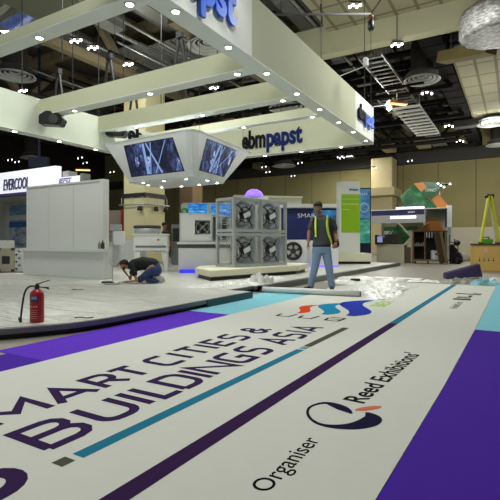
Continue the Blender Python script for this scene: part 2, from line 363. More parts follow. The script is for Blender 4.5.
shape('printed_dot', [(2.558 + .088 * math.cos(a) * .77 + .026 * math.sin(a) * .64, .728 - .088 * math.cos(a) * .64 + .026 * math.sin(a) * .77) for a in [2 * PI * k / 20 for k in range(20)]], mat('rust_orange_ink', (196, 96, 56), .85))
mb = MB()
for (x0, x1, y0, y1) in ((9.15, 9.3, .56, .98), (9.33, 9.40, .56, .7), (8.2, 8.42, .66, .93), (8.5, 8.62, .68, .9), (8.7, 9.0, .68, .74), (8.68, 8.74, .74, .9)): mb.box(x0, x1, y0, y1, ZB, ZB + .001)
mb.build('printed_emblem', greyink, ban)
text('Held in:', 'lettering', ink, ban, (7.1, .74, ZB), size=.16, ext=.0008, width=.85)

# ------------------------------------------------------------------ the stage (raised stand floor)
plast = mat('creased_protective_sheet', (200, 200, 190), .30, noise=.07, scale=2.5, bump=1.0, bscale=3.2)
def crease_mat():
    m = MATS['creased_protective_sheet']; nt = m.node_tree
    b = nt.nodes['Principled BSDF']; tc = [n for n in nt.nodes if n.type == 'TEX_COORD'][0]
    mp = nt.nodes.new('ShaderNodeMapping'); mp.inputs['Scale'].default_value = (3.2, .9, 1); mp.inputs['Rotation'].default_value = (0, 0, .25)
    wv = nt.nodes.new('ShaderNodeTexNoise'); wv.inputs['Scale'].default_value = 1.6; wv.inputs['Detail'].default_value = 8; wv.inputs['Distortion'].default_value = 1.2
    nt.links.new(tc.outputs['Object'], mp.inputs[0]); nt.links.new(mp.outputs[0], wv.inputs['Vector'])
    bp = [n for n in nt.nodes if n.type == 'BUMP'][0]; bp.inputs['Distance'].default_value = .16; nt.links.new(wv.outputs['Fac'], bp.inputs['Height'])
crease_mat()
st = thing('stage', (6, 6, 0), 'low white sheeted stand platform with a black recessed edge curving at left', 'stage')
def off(pts, dx, dy): return [(p[0] - 6 + dx, p[1] - 6 + dy) for p in pts]
edge = [(1.25, 6.4), (1.55, 5.5), (1.95, 4.85), (2.5, 4.36), (3.1, 4.02), (3.6, 3.93), (6.72, 3.93), (6.72, 4.42), (7.62, 4.42), (7.62, 4.22), (19.5, 4.35), (19.5, 12.0), (4.5, 12.6), (1.5, 12.0)]
edge = smoothpath([(p[0], p[1]) for p in edge[:6]], 4) + edge[6:]
MB().prism(off(edge, 0, 0), .055, .11).build('deck', [mat('grey_stage_edge', (104, 104, 108), .35)], st)
ins = [(p[0] + (.06 if p[0] < 3 else 0), p[1] + .06) for p in edge[:-3]] + [(19.4, 11.9), (4.5, 12.5), (1.6, 11.9)]
MB().prism(off(ins, 0, 0), 0, .054).build('recessed_plinth', blackm, st)
MB().prism(off(ins, 0, -.03), .111, .114).build('protective_sheet', plast, st)
MB().box(-.6, .72, -2.085, -2.07, .0, .112).build('metal_edge_trim', mat('teal_reflection_metal', (50, 74, 80), .35, .4), st)  # reflection of the teal carpet is painted into this trim's metal colour
MB().box(1.62, 13.5, -1.80, -1.66, .0, .125).build('metal_edge_trim', mat('grey_edge_metal', (92, 98, 92), .35, .4), st)
ZS = .114

# fire extinguisher
fe = thing('fire_extinguisher', (2.97, 4.37, ZS), 'red fire extinguisher with black hose standing on the stage edge', 'fire extinguisher', CAMROT); fe.scale = (.82, .82, .82)
red = mat('red_enamel', (158, 22, 26), .35, noise=.04)
MB().lathe([(.075, 0), (.082, .01), (.085, .02), (.085, .36), (.078, .385), (.055, .41), (.03, .425), (.028, .44)], n=28).build('cylinder', red, fe)
MB().lathe([(.02, .42), (.03, .425), (.03, .47), (.018, .49), (.012, .50)], n=14).build('valve', mat('dark_brass', (60, 52, 44), .4, .6), fe)
MB().bar((-.01, 0, .455), (.15, 0, .445), .022, .012).bar((.10, 0, .447), (.155, 0, .425), .02, .01).build('handle', blackm, fe)
MB().bar((-.02, 0, .475), (.05, 0, .505), .022, .012).bar((.05, 0, .505), (.16, 0, .54), .022, .010).build('lever', blackm, fe)
hp = smoothpath([(-.02, 0, .465), (-.08, -.01, .462), (-.125, -.015, .43), (-.155, -.02, .36), (-.175, -.02, .25), (-.19, -.02, .14), (-.20, -.02, .045)], 5)
hs = MB().tube(hp, .012, 10).build('hose', blackp, fe)
MB().tube([(-.199, -.02, .06), (-.203, -.02, .0)], [.014, .019], 10).build('nozzle', blackp, fe)
lb = MB()
lb2 = MB()
def curved(mb, r, a0, a1, z0, z1, n=10):
    vs = []
    for i in range(n + 1):
        a = a0 + (a1 - a0) * i / n; vs += [(r * math.cos(a), r * math.sin(a), z0), (r * math.cos(a), r * math.sin(a), z1)]
    mb.add(vs, [(2 * i, 2 * i + 2, 2 * i + 3, 2 * i + 1) for i in range(n)], 0, True)
curved(lb, .0856, -PI / 2 - .7, -PI / 2 + .65, .265, .35); lb.build('label_panel', mat('navy_label', (52, 52, 92), .5), fe)
curved(lb2, .0860, -PI / 2 - .45, -PI / 2 + .4, .30, .338); lb2.build('label_panel', mat('silver_label', (150, 150, 165), .5), fe)
lb3 = MB()
for k in range(3): curved(lb3, .0856, -PI / 2 - .5 + k * .38, -PI / 2 - .3 + k * .38, .20, .218, 3)
for k in range(5): curved(lb3, .0856, -PI / 2 - .45, -PI / 2 + .45, .06 + k * .025, .064 + k * .025, 6)
lb3.build('label_marks', mat('pale_print', (205, 160, 150), .5), fe)

# reception counter block
cb = thing('reception_counter', (7.2, 9.5, ZS), 'white reception counter with a tall panelled back wall and lower front ledge', 'counter')
# body: X depth, Y left-right (left = +Y). front face towards -X
MB().box(.02, .26, -1.35, 1.72, .0, .62).build('lower_body', white, cb, bevel=.008)
MB().box(-.06, .28, -1.40, 1.75, .62, .70).build('counter_ledge', white, cb, bevel=.006)
b = MB()
for k in range(3):
    y0 = -1.12 + k * .94; b.box(.10, .24, y0 + .004, y0 + .936, .70, 2.28)
b.build('wall_panels', white, cb, bevel=.004)
MB().box(.08, .25, -1.26, -1.125, .70, 2.32).build('end_post', white, cb, bevel=.006)
MB().box(.08, .25, -1.12, 1.70, 2.28, 2.32).build('top_cap', white, cb)
for k, (dy, h, m, lab, kind) in enumerate(((-1.20, .20, mat('dark_bottle', (60, 56, 60), .2), 'dark bottle standing on the right end of the reception ledge', 'bottle'), (-1.08, .17, mat('clear_bottle', (170, 172, 170), .1, trans=.5), 'clear bottle left of the dark one on the reception ledge', 'bottle'))):
    o = MB().lathe([(.035, 0), (.04, .01), (.04, h * .65), (.015, h * .82), (.015, h)], n=14).build(kind, m, loc=(7.2 + .0, 9.5 + (-1.33 if k == 0 else -1.22), ZS + .70)); tag(o, lab, 'bottle')

# clear acrylic floor stand with white box
ac = camat(115, 243, 9.25); ac.z = ZS
t = thing('display_stand', ac, 'slim clear acrylic display stand with a white box on top, right of the reception counter', 'stand', CAMROT)
acr = mat('clear_acrylic', (220, 226, 224), .1, alpha=.35)
MB().box(-.09, -.02, -.03, .03, 0, .03).build('foot', blackm, t)
MB().box(-.06, -.045, -.008, .008, .03, 1.2).build('pole', alum, t)
pl = [(-.14, .42), (-.17, .62), (-.10, .86), (.10, .86), (.20, .62), (.05, .40), (-.02, .34)]
b = MB(); b.prism([(p[0], p[1]) for p in pl], -.004, .004, M=Matrix.Rotation(PI / 2, 4, 'X')); b.build('clear_panel', acr, t)
MB().box(-.02, .19, -.06, .06, .80, 1.08).build('white_box', mat('bright_white_board', (235, 238, 236), .4), t, bevel=.01)
MB().box(-.09, .13, -.05, .05, 1.09, 1.22).build('head', alum, t, bevel=.01)

# ventilation unit table with round drum
tp = camat(152, 243, 13.7); tp.z = ZS
t = thing('ventilation_unit', tp, 'white ventilation unit on splayed legs with a silver drum on top', 'machine', CAMROT + .12)
MB().box(-.50, .50, -.38, .38, .58, 1.06).build('casing', white, t, bevel=.015)
MB().box(-.52, .52, -.40, .40, 1.06, 1.11).build('top_plate', white, t, bevel=.01)
MB().box(-.44, .44, -.392, -.381, .70, .76).build('perforated_rail', mat('rail_grey', (110, 112, 112), .5), t)
b = MB()
for k in range(14): b.tube([(-.42 + k * .064, -.391, .60), (-.42 + k * .064, -.40, .60)], .018, 8)
b.build('vent_holes', mat('rail_grey', (110, 112, 112), .5), t)
MB().tube([(.22, -.381, .93), (.22, -.40, .93)], .03, 12).build('red_button', red, t)
for sx in (-1, 1):
    for sy in (-1, 1):
        M = Matrix.Identity(4)
        b = MB(); b.add([(sx * .49, sy * .36, .58), (sx * .30, sy * .36, .58), (sx * .40, sy * .36, 0), (sx * .49, sy * .36, 0), (sx * .49, sy * .28, .58), (sx * .30, sy * .28, .58), (sx * .40, sy * .28, 0), (sx * .49, sy * .28, 0)], [(0, 1, 2, 3), (7, 6, 5, 4), (0, 4, 5, 1), (1, 5, 6, 2), (2, 6, 7, 3), (3, 7, 4, 0)]); b.build('leg', white, t)
MB().lathe([(.36, 1.11), (.38, 1.13), (.40, 1.26), (.37, 1.28), (.30, 1.29), (.29, 1.22), (.05, 1.2)], (-.14, 0, 0), 28).build('drum', alum, t)
MB().lathe([(.40, 1.28), (.41, 1.29), (.41, 1.35), (.38, 1.36), (.30, 1.33)], (-.14, 0, 0), 28).build('drum_rim', dgrey, t)
# grey cabinet behind it between the legs
p = camat(121, 243, 14.6); p.z = ZS
tag(MB().box(-.05, .75, 0, .3, 0, .92).box(.0, .70, -.01, 0, .04, .42).build('storage_cabinet', mat('pale_grey_cabinet', (190, 192, 190), .5), loc=p, rotz=CAMROT), 'pale grey cabinet behind the kneeling man, left of the ventilation unit', 'cabinet')

# cabinet with fan window + counter
t = thing('display_counter', (10.35, 7.62, ZS), 'white display counter with a grey band, left of the fan array', 'counter', CAMROT + .1)
MB().box(-.72, .72, 0, .9, 0, .70).build('counter_body', white, t, bevel=.008)
MB().box(-.74, .74, -.015, .92, .70, .80).build('grey_band', mat('band_grey', (62, 62, 60), .5), t)
MB().box(-.76, .76, -.03, .93, .80, .86).build('counter_top', white, t, bevel=.005)
fanblade = mat('dark_fan_plastic', (70, 74, 76), .4, .3)
def fan_parts(t, c, r, m=None, prefix='fan', hub=blackm, n=7):
    """fan facing -Y: guard ring, hub, blades, spider guard arms"""
    M = Matrix.Rotation(PI / 2, 4, 'X')
    f = bpy.data.objects.new(prefix, None); COL.objects.link(f)
    return f
t2 = thing('air_handling_unit', (10.35, 7.62, ZS + .86), 'white boxed fan unit with a square fan opening, on the display counter', 'ventilation unit', CAMROT + .1)
b = MB(); # box with an opening on the left front
b.box(-.70, -.26, .05, .09, 0, .80).box(.17, .25, .05, .09, 0, .80).box(-.26, .17, .05, .09, 0, .22).box(-.26, .17, .05, .09, .62, .80)
b.box(-.70, .25, .85, .89, 0, .8).box(-.70, -.66, .05, .89, 0, .8).box(.21, .25, .05, .89, 0, .8).box(-.70, .25, .05, .89, 0, .04).box(-.70, .25, .05, .89, .78, .82)
b.build('casing', white, t2)
def ring(mb, c, r, th, n=28, axis='Y', mi=0):
    pts = [(c[0] + r * math.cos(2 * PI * k / n), c[1], c[2] + r * math.sin(2 * PI * k / n)) if axis == 'Y' else (c[0], c[1] + r * math.cos(2 * PI * k / n), c[2] + r * math.sin(2 * PI * k / n)) for k in range(n + 1)]
    mb.tube(pts, th, 8, mi)
def blades(mb, c, r0, r1, n, depth, axis='Y', mi=0):
    for k in range(n):
        a = 2 * PI * k / n; vs = []
        for (rr, da, dd) in ((r0, 0, -depth), (r1, .1, -depth), (r1, .62, depth), (r0, .5, depth)):
            x, z = rr * math.cos(a + da), rr * math.sin(a + da)
            for th in (0, .008): vs.append((c[0] + x, c[1] + dd + th, c[2] + z) if axis == 'Y' else (c[0] + dd + th, c[1] + x, c[2] + z))
        mb.add(vs, [(0, 2, 4, 6), (1, 7, 5, 3), (0, 1, 3, 2), (2, 3, 5, 4), (4, 5, 7, 6), (6, 7, 1, 0)], mi)
b = MB(); ring(b, (-.045, .12, .42), .19, .012); b.tube([(-.24, .12, .23), (.15, .12, .61)], .008, 6); b.tube([(-.24, .12, .61), (.15, .12, .23)], .008, 6); b.build('fan_guard', alum, t2)
b = MB(); blades(b, (-.045, .18, .42), .05, .18, 6, .03); b.lathe([(.06, -.03), (.065, .05)], (-.045, .18, .42), 16, 0, Matrix.Rotation(PI / 2, 4, 'X').to_3x3()); b.build('fan_impeller', fanblade, t2)
b = MB(); b.box(.25, .72, .85, .89, .02, .76).box(.25, .72, .05, .89, 0, .03).box(.25, .72, .05, .89, .72, .76).box(.69, .72, .05, .09, .02, .74).box(.46, .50, .05, .09, .02, .74).build('side_frame', alum, t2)
b = MB()
for k in range(2):
    b.box(.30 + .22 * k, .42 + .22 * k, .3, .4, .08, .68)
b.build('filter_insert', fanblade, t2)
# blue advertising box behind
p = camat(205, 243, 17); p.z = ZS
t = thing('sign_box', p, 'bright blue lit advertising box with a green round mark, behind the white fan cabinet', 'sign', CAMROT)
bluesign = pattern('blue_lit_print', [(.42, (20, 96, 190)), (.55, (60, 150, 225)), (.75, (170, 215, 245))], 'noise', (3, 3, 9), emit=.55)
MB().box(-.85, 1.0, 0, .5, 0, 2.35).build('sign_body', white, t)
MB().box(-.62, 1.0, -.02, 0, 1.72, 2.32).build('sign_face', bluesign, t)
MB().box(-.90, -.64, -.02, 0, 1.70, 2.30).build('sign_face', mat('pale_mint', (190, 225, 205), .5), t)
b = MB(); ring(b, (-.77, -.03, 2.02), .11, .028); b.build('round_mark', mat('leaf_green', (50, 150, 80), .5), t)
MB().box(.10, .22, -.03, -.02, 1.72, 2.32).build('sign_divider', white, t)

# the inner platform with fan array
t = thing('display_platform', (8.05, 5.75, ZS), 'cream display platform on a black recessed plinth, carrying the fan array', 'platform')
MB().prism([(.05, .05), (3.05, -.62), (4.4, -.3), (4.4, 1.2), (1.6, 1.4), (.75, .9)], 0, .09).build('recessed_plinth', blackm, t)
MB().prism([(0, 0), (3.1, -.70), (4.5, -.4), (4.5, 1.3), (1.6, 1.5), (.72, .98)], .09, .23).build('platform_top', cream, t, bevel=.01)
tag(MB().box(-.32, .32, -.02, .04, 0, .1).build('light_strip', glow('blue_led_glow', (50, 50, 210), .9), loc=Vector((10.0, 7.82, ZS)), rotz=CAMROT), 'blue glowing light strip on the stage floor before the display counter', 'light')

# fan array 2x2, face 45 deg
base = camat(234, 243, 11.18); base.z = ZS + .23
ang = CAMROT + math.radians(45)
t = thing('fan_array', base, 'large aluminium frame holding a two by two array of caged fans', 'fan array', ang)
Wc, Hc, D = .94, .84, .62
for ix in range(2):
    pass
posts = MB()
S = .075
for x in (0, Wc + .03, 2 * Wc + .06):
    for y in (0, D): posts.box(x - S / 2, x + S / 2, y - S / 2, y + S / 2, 0, 2 * Hc + .06)
posts.build('frame_posts', alum, t, bevel=.006)
rails = MB()
for z in (S / 2, Hc - .02, Hc + .08, 2 * Hc + .03):
    for y in (0, D): rails.box(0, 2 * Wc + .06, y - S / 2 + .004, y + S / 2 - .004, z - S / 2, z + S / 2)
    for x in (0, Wc + .03, 2 * Wc + .06): rails.box(x - S / 2 + .004, x + S / 2 - .004, 0, D, z - S / 2, z + S / 2)
rails.build('frame_rails', alum, t, bevel=.006)
plate = MB()
greyplate = mat('fan_plate_grey', (176, 182, 186), .4, .15, noise=.12)
for ix in range(2):
    for iz in range(2):
        cx_, cz_ = Wc / 2 + ix * (Wc + .03) + .01, Hc / 2 + iz * (Hc + .06) + .01
        n = 32; r = .36; vs = []; hx, hz = Wc / 2 - .03, Hc / 2 - .04; y0 = D * .26
        mb = MB()
        for k in range(n):
            a = 2 * PI * k / n; sq = max(abs(math.cos(a)) / hx, abs(math.sin(a)) / hz); vs += [(cx_ + r * math.cos(a), y0, cz_ + r * math.sin(a)), (cx_ + math.cos(a) / sq, y0, cz_ + math.sin(a) / sq), (cx_ + (r - .05) * math.cos(a), y0 + .09, cz_ + (r - .05) * math.sin(a)), (cx_ + .14 * math.cos(a), y0 + .05, cz_ + .14 * math.sin(a))]
        fs = []
        for k in range(n):
            j = (k + 1) % n; fs += [(4 * k, 4 * k + 1, 4 * j + 1, 4 * j), (4 * k, 4 * j, 4 * j + 2, 4 * k + 2), (4 * k + 2, 4 * j + 2, 4 * j + 3, 4 * k + 3)]
        mb.add(vs, fs, 0, False)
        fpl = mb.build('fan_housing', greyplate, t)
        b = MB(); blades(b, (cx_, y0 + .04, cz_), .1, .28, 5, .02); b.build('fan_impeller', mat('pale_impeller', (188, 192, 194), .4, .1), fpl)
        b = MB(); ring(b, (cx_, .10, cz_), .20, .010)
        for a in (45, 135, 225, 315):
            a = math.radians(a); b.tube([(cx_ + .13 * math.cos(a - .25), .09, cz_ + .13 * math.sin(a - .25)), (cx_ + .27 * math.cos(a), .10, cz_ + .27 * math.sin(a)), (cx_ + .44 * math.cos(a), y0 - .01, cz_ + .40 * math.sin(a))], .014, 6)
            b.tube([(cx_ + .13 * math.cos(a + .25), .09, cz_ + .13 * math.sin(a + .25)), (cx_ + .27 * math.cos(a), .10, cz_ + .27 * math.sin(a))], .012, 6)
        b.build('fan_guard', blackm, fpl)
        b = MB(); b.lathe([(.09, -.05), (.11, -.03), (.11, .10), (.09, .12)], (cx_, .16, cz_), 20, 0, Matrix.Rotation(PI / 2, 3, 'X')); b.build('fan_motor', mat('dark_motor', (40, 42, 44), .5), fpl)
        M = Matrix.Translation((cx_ + .01, .035, cz_)) @ Matrix.Rotation(-.4, 4, 'Y'); b = MB(); b.box(-.12, .12, -.006, .006, -.06, .06, M=M); b.build('motor_label', mat('pale_label', (205, 208, 208), .5), fpl)
# side windows (left end): wire mesh guard + side plates
for iz in range(2):
    z0 = .06 + iz * (Hc + .06); b = MB()
    for k in range(5): ring(b, (-.03, D / 2, z0 + Hc / 2 - .03), .06 + k * .055, .006, 24, 'X')
    b.build('side_guard', alum, t)
MB().box(2 * Wc + .09, 2 * Wc + .12, .02, D - .02, .10, Hc - .08).build('side_panel', greyplate, t)

# second platform with totem
p = camat(352, 243, 17.9); p.z = ZS
t = thing('display_platform', p, 'cream platform on a black plinth under the green totem', 'platform', CAMROT)
MB().box(-1.15, .75, .06, 1.3, 0, .10).build('recessed_plinth', blackm, t)
MB().box(-1.25, .78, 0, 1.4, .10, .42).build('platform_top', cream, t, bevel=.01)
p = camat(349.5, 243, 18.6); p.z = ZS + .42
t = thing('totem_sign', p, 'tall white totem with a lime green panel and small blue lettering on top', 'sign', CAMROT + .1)
MB().box(-.45, .45, 0, .35, 0, 2.95).build('totem_body', white, t, bevel=.01)
MB().box(-.34, .44, -.012, 0, .85, 2.42).build('green_panel', mat('lime_green_panel', (140, 184, 30), .45, noise=.03), t)
b = MB().box(-.30, .40, -.016, -.013, 2.22, 2.235).box(-.30, .40, -.016, -.013, 2.0, 2.03).box(-.30, .0, -.016, -.013, 1.78, 1.80); b.build('panel_print', mat('pale_green_print', (205, 228, 150), .5), t)
text('ebmpapst', 'lettering', mat('brand_blue', (34, 64, 150), .5), t, (-.02, -.012, 2.58), rot=(PI / 2, 0, 0), size=.13, ext=.004, bold=.004, width=.38)
p = camat(364, 243, 20.5); p.z = 0
t = thing('poster_wall', p, 'tall blue and teal poster panel with a dark frame, right of the green totem', 'poster', CAMROT + .15)
MB().box(-.75, .33, 0, .12, .0, 3.45).build('frame', mat('navy_frame', (26, 34, 70), .5), t)
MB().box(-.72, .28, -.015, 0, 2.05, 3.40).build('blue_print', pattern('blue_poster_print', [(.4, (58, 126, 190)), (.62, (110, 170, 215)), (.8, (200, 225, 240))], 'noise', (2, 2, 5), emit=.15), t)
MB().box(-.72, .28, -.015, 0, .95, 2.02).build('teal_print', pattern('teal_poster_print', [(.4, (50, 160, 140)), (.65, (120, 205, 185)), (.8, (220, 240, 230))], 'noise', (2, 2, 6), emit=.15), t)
b = MB(); ring(b, (.0, -.03, 2.55), .2, .03); b.build('round_mark', mat('pale_print_blue', (205, 228, 240), .5), t)
text('about', 'lettering', mat('pale_print_blue', (205, 228, 240), .5), t, (-.62, -.016, 3.12), rot=(PI / 2, 0, 0), size=.22, ext=.004, width=.8)

# stuff behind the fan array
p = camat(254, 243, 17.5); p.z = ZS
t = thing('dome_lamp', p, 'purple glowing dome on a white plinth behind the fan array', 'lamp', CAMROT)
MB().box(-.55, .55, -.3, .3, 0, 2.6).build('plinth', white, t)
MB().lathe([(.36, 2.6), (.37, 2.63), (.34, 2.74), (.26, 2.84), (.12, 2.91), (.01, 2.93)], n=24).build('dome', glow('purple_dome_glow', (150, 110, 235), .8), t)
p = camat(291, 243, 15.6); p.z = ZS
t = thing('round_fan_unit', p, 'white wall panel with a round black fan, right of the fan array', 'fan', CAMROT)
MB().box(-.55, .55, .05, .5, 0, .95).build('casing', white, t, bevel=.01)
b = MB(); ring(b, (.08, .03, .56), .27, .05); b.build('fan_ring', blackm, t)
b = MB(); blades(b, (.08, .04, .56), .08, .24, 5, .02); b.lathe([(.1, -.03), (.1, .04)], (.08, .03, .56), 16, 0, Matrix.Rotation(PI / 2, 3, 'X')); b.build('fan_impeller', dgrey, t)
p = camat(318, 243, 16.0); p.z = ZS
tag(MB().box(-.62, .72, 0, .4, 0, .92).box(-.56, .66, -.01, 0, .05, .86).build('partition_box', white, loc=p, rotz=CAMROT), 'plain white display box behind the man in the vest', 'display box')
tag(MB().box(-.75, .75, -.02, .04, 0, .07).build('light_strip', glow('violet_led_glow', (130, 100, 240), 1.2), loc=camat(316, 243, 15.6) - Vector((0, 0, H - ZS)), rotz=CAMROT), 'violet glowing light strip under the white display box', 'light')
p = camat(308, 243, 19.5); p.z = ZS
t = thing('booth_banner', p, 'dark blue booth banner with white lettering behind the man in the vest', 'banner', CAMROT)
MB().box(-1.15, 1.45, 0, .1, 0, 2.33).build('banner_body', mat('navy_banner', (30, 46, 110), .5, noise=.2, scale=2), t)
MB().box(.2, 1.4, -.012, 0, 1.45, 2.25).build('banner_photo', pattern('skyblue_print', [(.35, (20, 60, 140)), (.6, (60, 150, 210)), (.8, (190, 220, 235))], 'noise', (1.5, 1.5, 2.5), emit=.2), t)
text('SMART', 'lettering', mat('bright_white_board', (235, 238, 236), .4), t, (-.45, -.02, 1.93), rot=(PI / 2, 0, 0), size=.26, ext=.005, width=.95)
MB().box(-1.2, 1.6, -.3, .3, 2.34, 2.5).build('top_rail', white, t)
p = camat(270, 243, 22); p.z = 0
tag(MB().box(-1.7, 1.6, 0, .4, 0, 3.15).box(-1.75, 1.65, -.05, .45, 3.15, 3.25).build('booth_wall', cream, loc=p, rotz=CAMROT + .2), 'cream booth wall rising behind the fan array', 'booth wall')
p = camat(341, 243, 27); p.z = 0
tag(MB().box(-.62, .62, 0, .3, 2.85, 3.3).box(-.5, -.44, .1, .16, 0, 2.85).box(.44, .5, .1, .16, 0, 2.85).build('ticket_display', blackm, loc=camat(307, 243, 28) - Vector((0, 0, H)) , rotz=CAMROT), 'black rectangular board on posts behind the head of the man in the vest', 'board')

# ------------------------------------------------------------------ right side booths
p = camat(405, 243, 23.5); p.z = 0
t = thing('exhibition_booth', p, 'small booth with a navy lettered fascia and glowing white top', 'booth', HALL)
MB().box(-1.75, .95, 0, .12, 2.42, 2.68).build('navy_fascia', mat('navy_fascia', (34, 34, 84), .5), t)
MB().box(-1.75, 2.0, 0, 2.2, 2.68, 2.72).build('roof', white, t)
MB().box(-1.75, 1.0, .0, .1, 2.0, 2.41).build('lower_fascia', mat('grey_fascia', (164, 164, 160), .5), t)
MB().box(-.45, .95, -.05, -.0, 2.72, 2.82).build('light_bar', glow('white_tube_glow', (235, 230, 255), 1.6), t)
MB().box(-.75, .55, -.012, -.0, 2.22, 2.36).build('light_bar', glow('white_tube_glow', (235, 230, 255), 1.6), t)
for k in range(5): MB().box(.15 + k * .07, .15 + k * .07 + .045, -.006, 0, 2.51, 2.58 + .02 * (k % 2)).build('small_letter', mat('pale_print_blue', (205, 228, 240), .5), t)
for (x, y) in ((.95, .05), (1.95, 1.2), (-1.72, 2.1), (1.95, 2.15)): MB().box(x - .04, x + .04, y - .04, y + .04, 0, 2.68).build('post', alum, t)
b = MB(); b.bar((1.0, .02, 2.55), (2.0, 1.2, 2.45), .08, .42); b.build('side_fascia', mat('olive_grey_fascia', (98, 98, 84), .6), t)
MB().box(-1.7, 1.9, 2.12, 2.2, 0, 2.66).build('rear_wall', mat('warm_booth_wall', (196, 178, 150), .7), t)
MB().box(-1.6, .2, 2.09, 2.11, .6, 1.65).build('white_poster', mat('bright_white_board', (235, 238, 236), .4), t)
MB().box(-1.6, .2, 2.08, 2.11, 1.65, 1.88).build('green_header', mat('booth_green', (56, 128, 84), .5), t)
# faceted green canopy
def pcb_mat():
    return pattern('circuit_green', [(.30, (16, 66, 36)), (.5, (26, 92, 50)), (.62, (60, 130, 78)), (.8, (120, 165, 110))], 'noise', (2.2, 2.2, 2.2), rough=.55)
green1 = pcb_mat(); green2 = mat('deep_green_panel', (22, 84, 44), .5, noise=.12, scale=2); orng = mat('orange_mesh_panel', (186, 116, 52), .6, noise=.12, scale=9)
def facet(name, pix, Ys, m, parent, th=.05):
    P = [camat(x, y, Y) - parent.location for (x, y), Y in zip(pix, Ys)]
    back = [q + FW * th for q in P]; n = len(P)
    return MB().add(P + back, [list(range(n)), list(range(n, 2 * n))[::-1]] + [(i, i + n, (i + 1) % n + n, (i + 1) % n) for i in range(n)]).build(name, m, parent)
p = camat(425, 243, 24.2); p.z = 0
t = thing('canopy_sculpture', p, 'faceted canopy of green circuit-print and orange triangles above the right booth', 'canopy')
facet('canopy_panel', [(400.4, 197), (413, 184), (437, 207), (436, 208.5), (405, 208)], [24.0, 24.6, 24.2, 24.2, 23.9], green1, t)
facet('canopy_panel', [(413.5, 183.5), (423, 182), (427, 187), (421, 192)], [24.6, 24.9, 24.8, 24.5], orng, t)
facet('canopy_panel', [(423, 181.5), (443, 183.5), (432, 199), (421, 192), (427, 187)], [24.9, 25.3, 24.6, 24.5, 24.8], green2, t)
facet('canopy_panel', [(415, 181), (450, 183.5), (441, 188), (432, 184.5)], [25.2, 25.6, 25.6, 25.2], green2, t)
facet('canopy_panel', [(432, 199.5), (439, 194.5), (448, 205), (440, 212.5)], [24.6, 24.7, 24.4, 24.2], orng, t)
facet('canopy_panel', [(439, 194), (440, 191), (440.5, 195.5)], [24.7, 24.7, 24.7], white, t)
txt = text('CONNECT', 'lettering', white, t, (camat(425.5, 191.5, 24.4) - t.location), rot=(PI / 2, 0, CAMROT), size=.22, ext=.005, width=.60)
for k, (x, y) in enumerate(((438, 183.5), (441, 185.5), (444, 187), (450, 184))):
    q = camat(x, y, 25.0) - t.location; MB().sphere(q, .05, 10).build('spot_lamp', glowcool, t)
# supports of canopy
for (x, y, Y) in ((441, 212, 24.3), (403, 206, 24.5), (446, 203, 24.5)): q1 = camat(x, y, Y) - t.location; MB().bar(q1, (q1.x, q1.y, 0), .07).build('support_post', alum, t)
p = camat(449, 243, 22.8); p.z = 0
t = thing('tool_tower', p, 'white hanging cloth on a slim stand, right of the navy topped booth', 'stand', CAMROT)
MB().box(-.12, .14, -.03, .03, 1.75, 2.85).build('cloth', mat('bright_white_board', (235, 238, 236), .4), t, bevel=.01)
MB().box(-.18, -.10, -.02, .04, 1.75, 2.7).build('dark_flap', mat('navy_flap', (40, 40, 84), .6), t)
b = MB(); 
for x in (-.11, .12): b.bar((x, 0, 0), (x, 0, 1.75), .04)
for z in (.4, .9, 1.4): b.bar((-.11, 0, z), (.12, 0, z), .03)
b.build('legs', white, t)

# green triangle frame behind shelf (lower)
p = camat(405, 243, 22.6); p.z = 0
t = thing('angled_frame', p, 'pale timber angle frame with a dark green backing, beside the open shelf', 'frame', CAMROT)
b = MB(); b.bar((.33, 0, 1.3), (.33, 0, 0), .06); b.bar((-.33, 0, 1.95), (.33, 0, 1.25), .07); b.bar((.33, 0, 1.25), (-.12, 0, .70), .07); b.build('timber', mat('pale_timber', (205, 200, 165), .6), t)
M = Matrix.Rotation(PI / 2, 4, 'X'); b = MB(); b.prism([(-1.0, .85), (-.35, 1.9), (.28, 1.25), (-.15, .75)], -.12, -.08, M=M); b.build('green_backing', green1, t)

# counter + clutter
p = camat(390.5, 243, 21.4); p.z = 0
t = thing('low_counter', p, 'cream low counter heaped with dark equipment, left of the open shelf', 'counter', HALL)
MB().box(-.66, .62, 0, .7, 0, .83).build('counter_body', mat('cream_counter', (196, 192, 166), .6), t, bevel=.01)
MB().box(-.70, .66, -.03, .72, .83, .88).build('counter_top', mat('cream_counter', (196, 192, 166), .6), t)
random.seed(3)
for k in range(16):
    x = random.uniform(-.5, .55); h = random.uniform(.16, .52); wd = random.uniform(.07, .17)
    M = Matrix.Rotation(random.uniform(-.5, .5), 4, 'Z'); b = MB(); b.box(-wd, wd, -wd * .6, wd * .6, 0, h, M=M)
    if k % 3 == 0: b.tube([(0, 0, h), (random.uniform(-.2, .2), 0, h + .2)], .015, 6)
    o = b.build('equipment_case', [dgrey, blackp, mat('dark_mixed', (66, 56, 54), .5)][k % 3], loc=p + RT * x + FW * random.uniform(.12, .55) + Vector((0, 0, .88)), rotz=CAMROT)
    tag(o, ['dark grey', 'black', 'brownish dark'][k % 3] + ' equipment case heaped on the cream low counter', 'equipment', 'equipment heaped on the cream low counter')
for k, (px, wd, h, m, lab) in enumerate(((383, .3, .42, glow('screen_pale', (150, 160, 210), .5), 'pale glowing monitor left of the heaped equipment on the cream low counter'),)):
    q = p + RT * -.42 + FW * .1; t = thing('monitor', (q.x, q.y, .88), lab, 'monitor', CAMROT)
    MB().box(-.2, .2, 0, .03, .08, .40).build('bezel', blackp, t); MB().box(-.18, .18, -.004, 0, .10, .38).build('screen', m, t); MB().box(-.08, .08, -.03, .08, 0, .012).bar((0, .02, 0), (0, .02, .2), .03).build('stand', blackp, t)
p = camat(362, 243, 21.8); p.z = 0
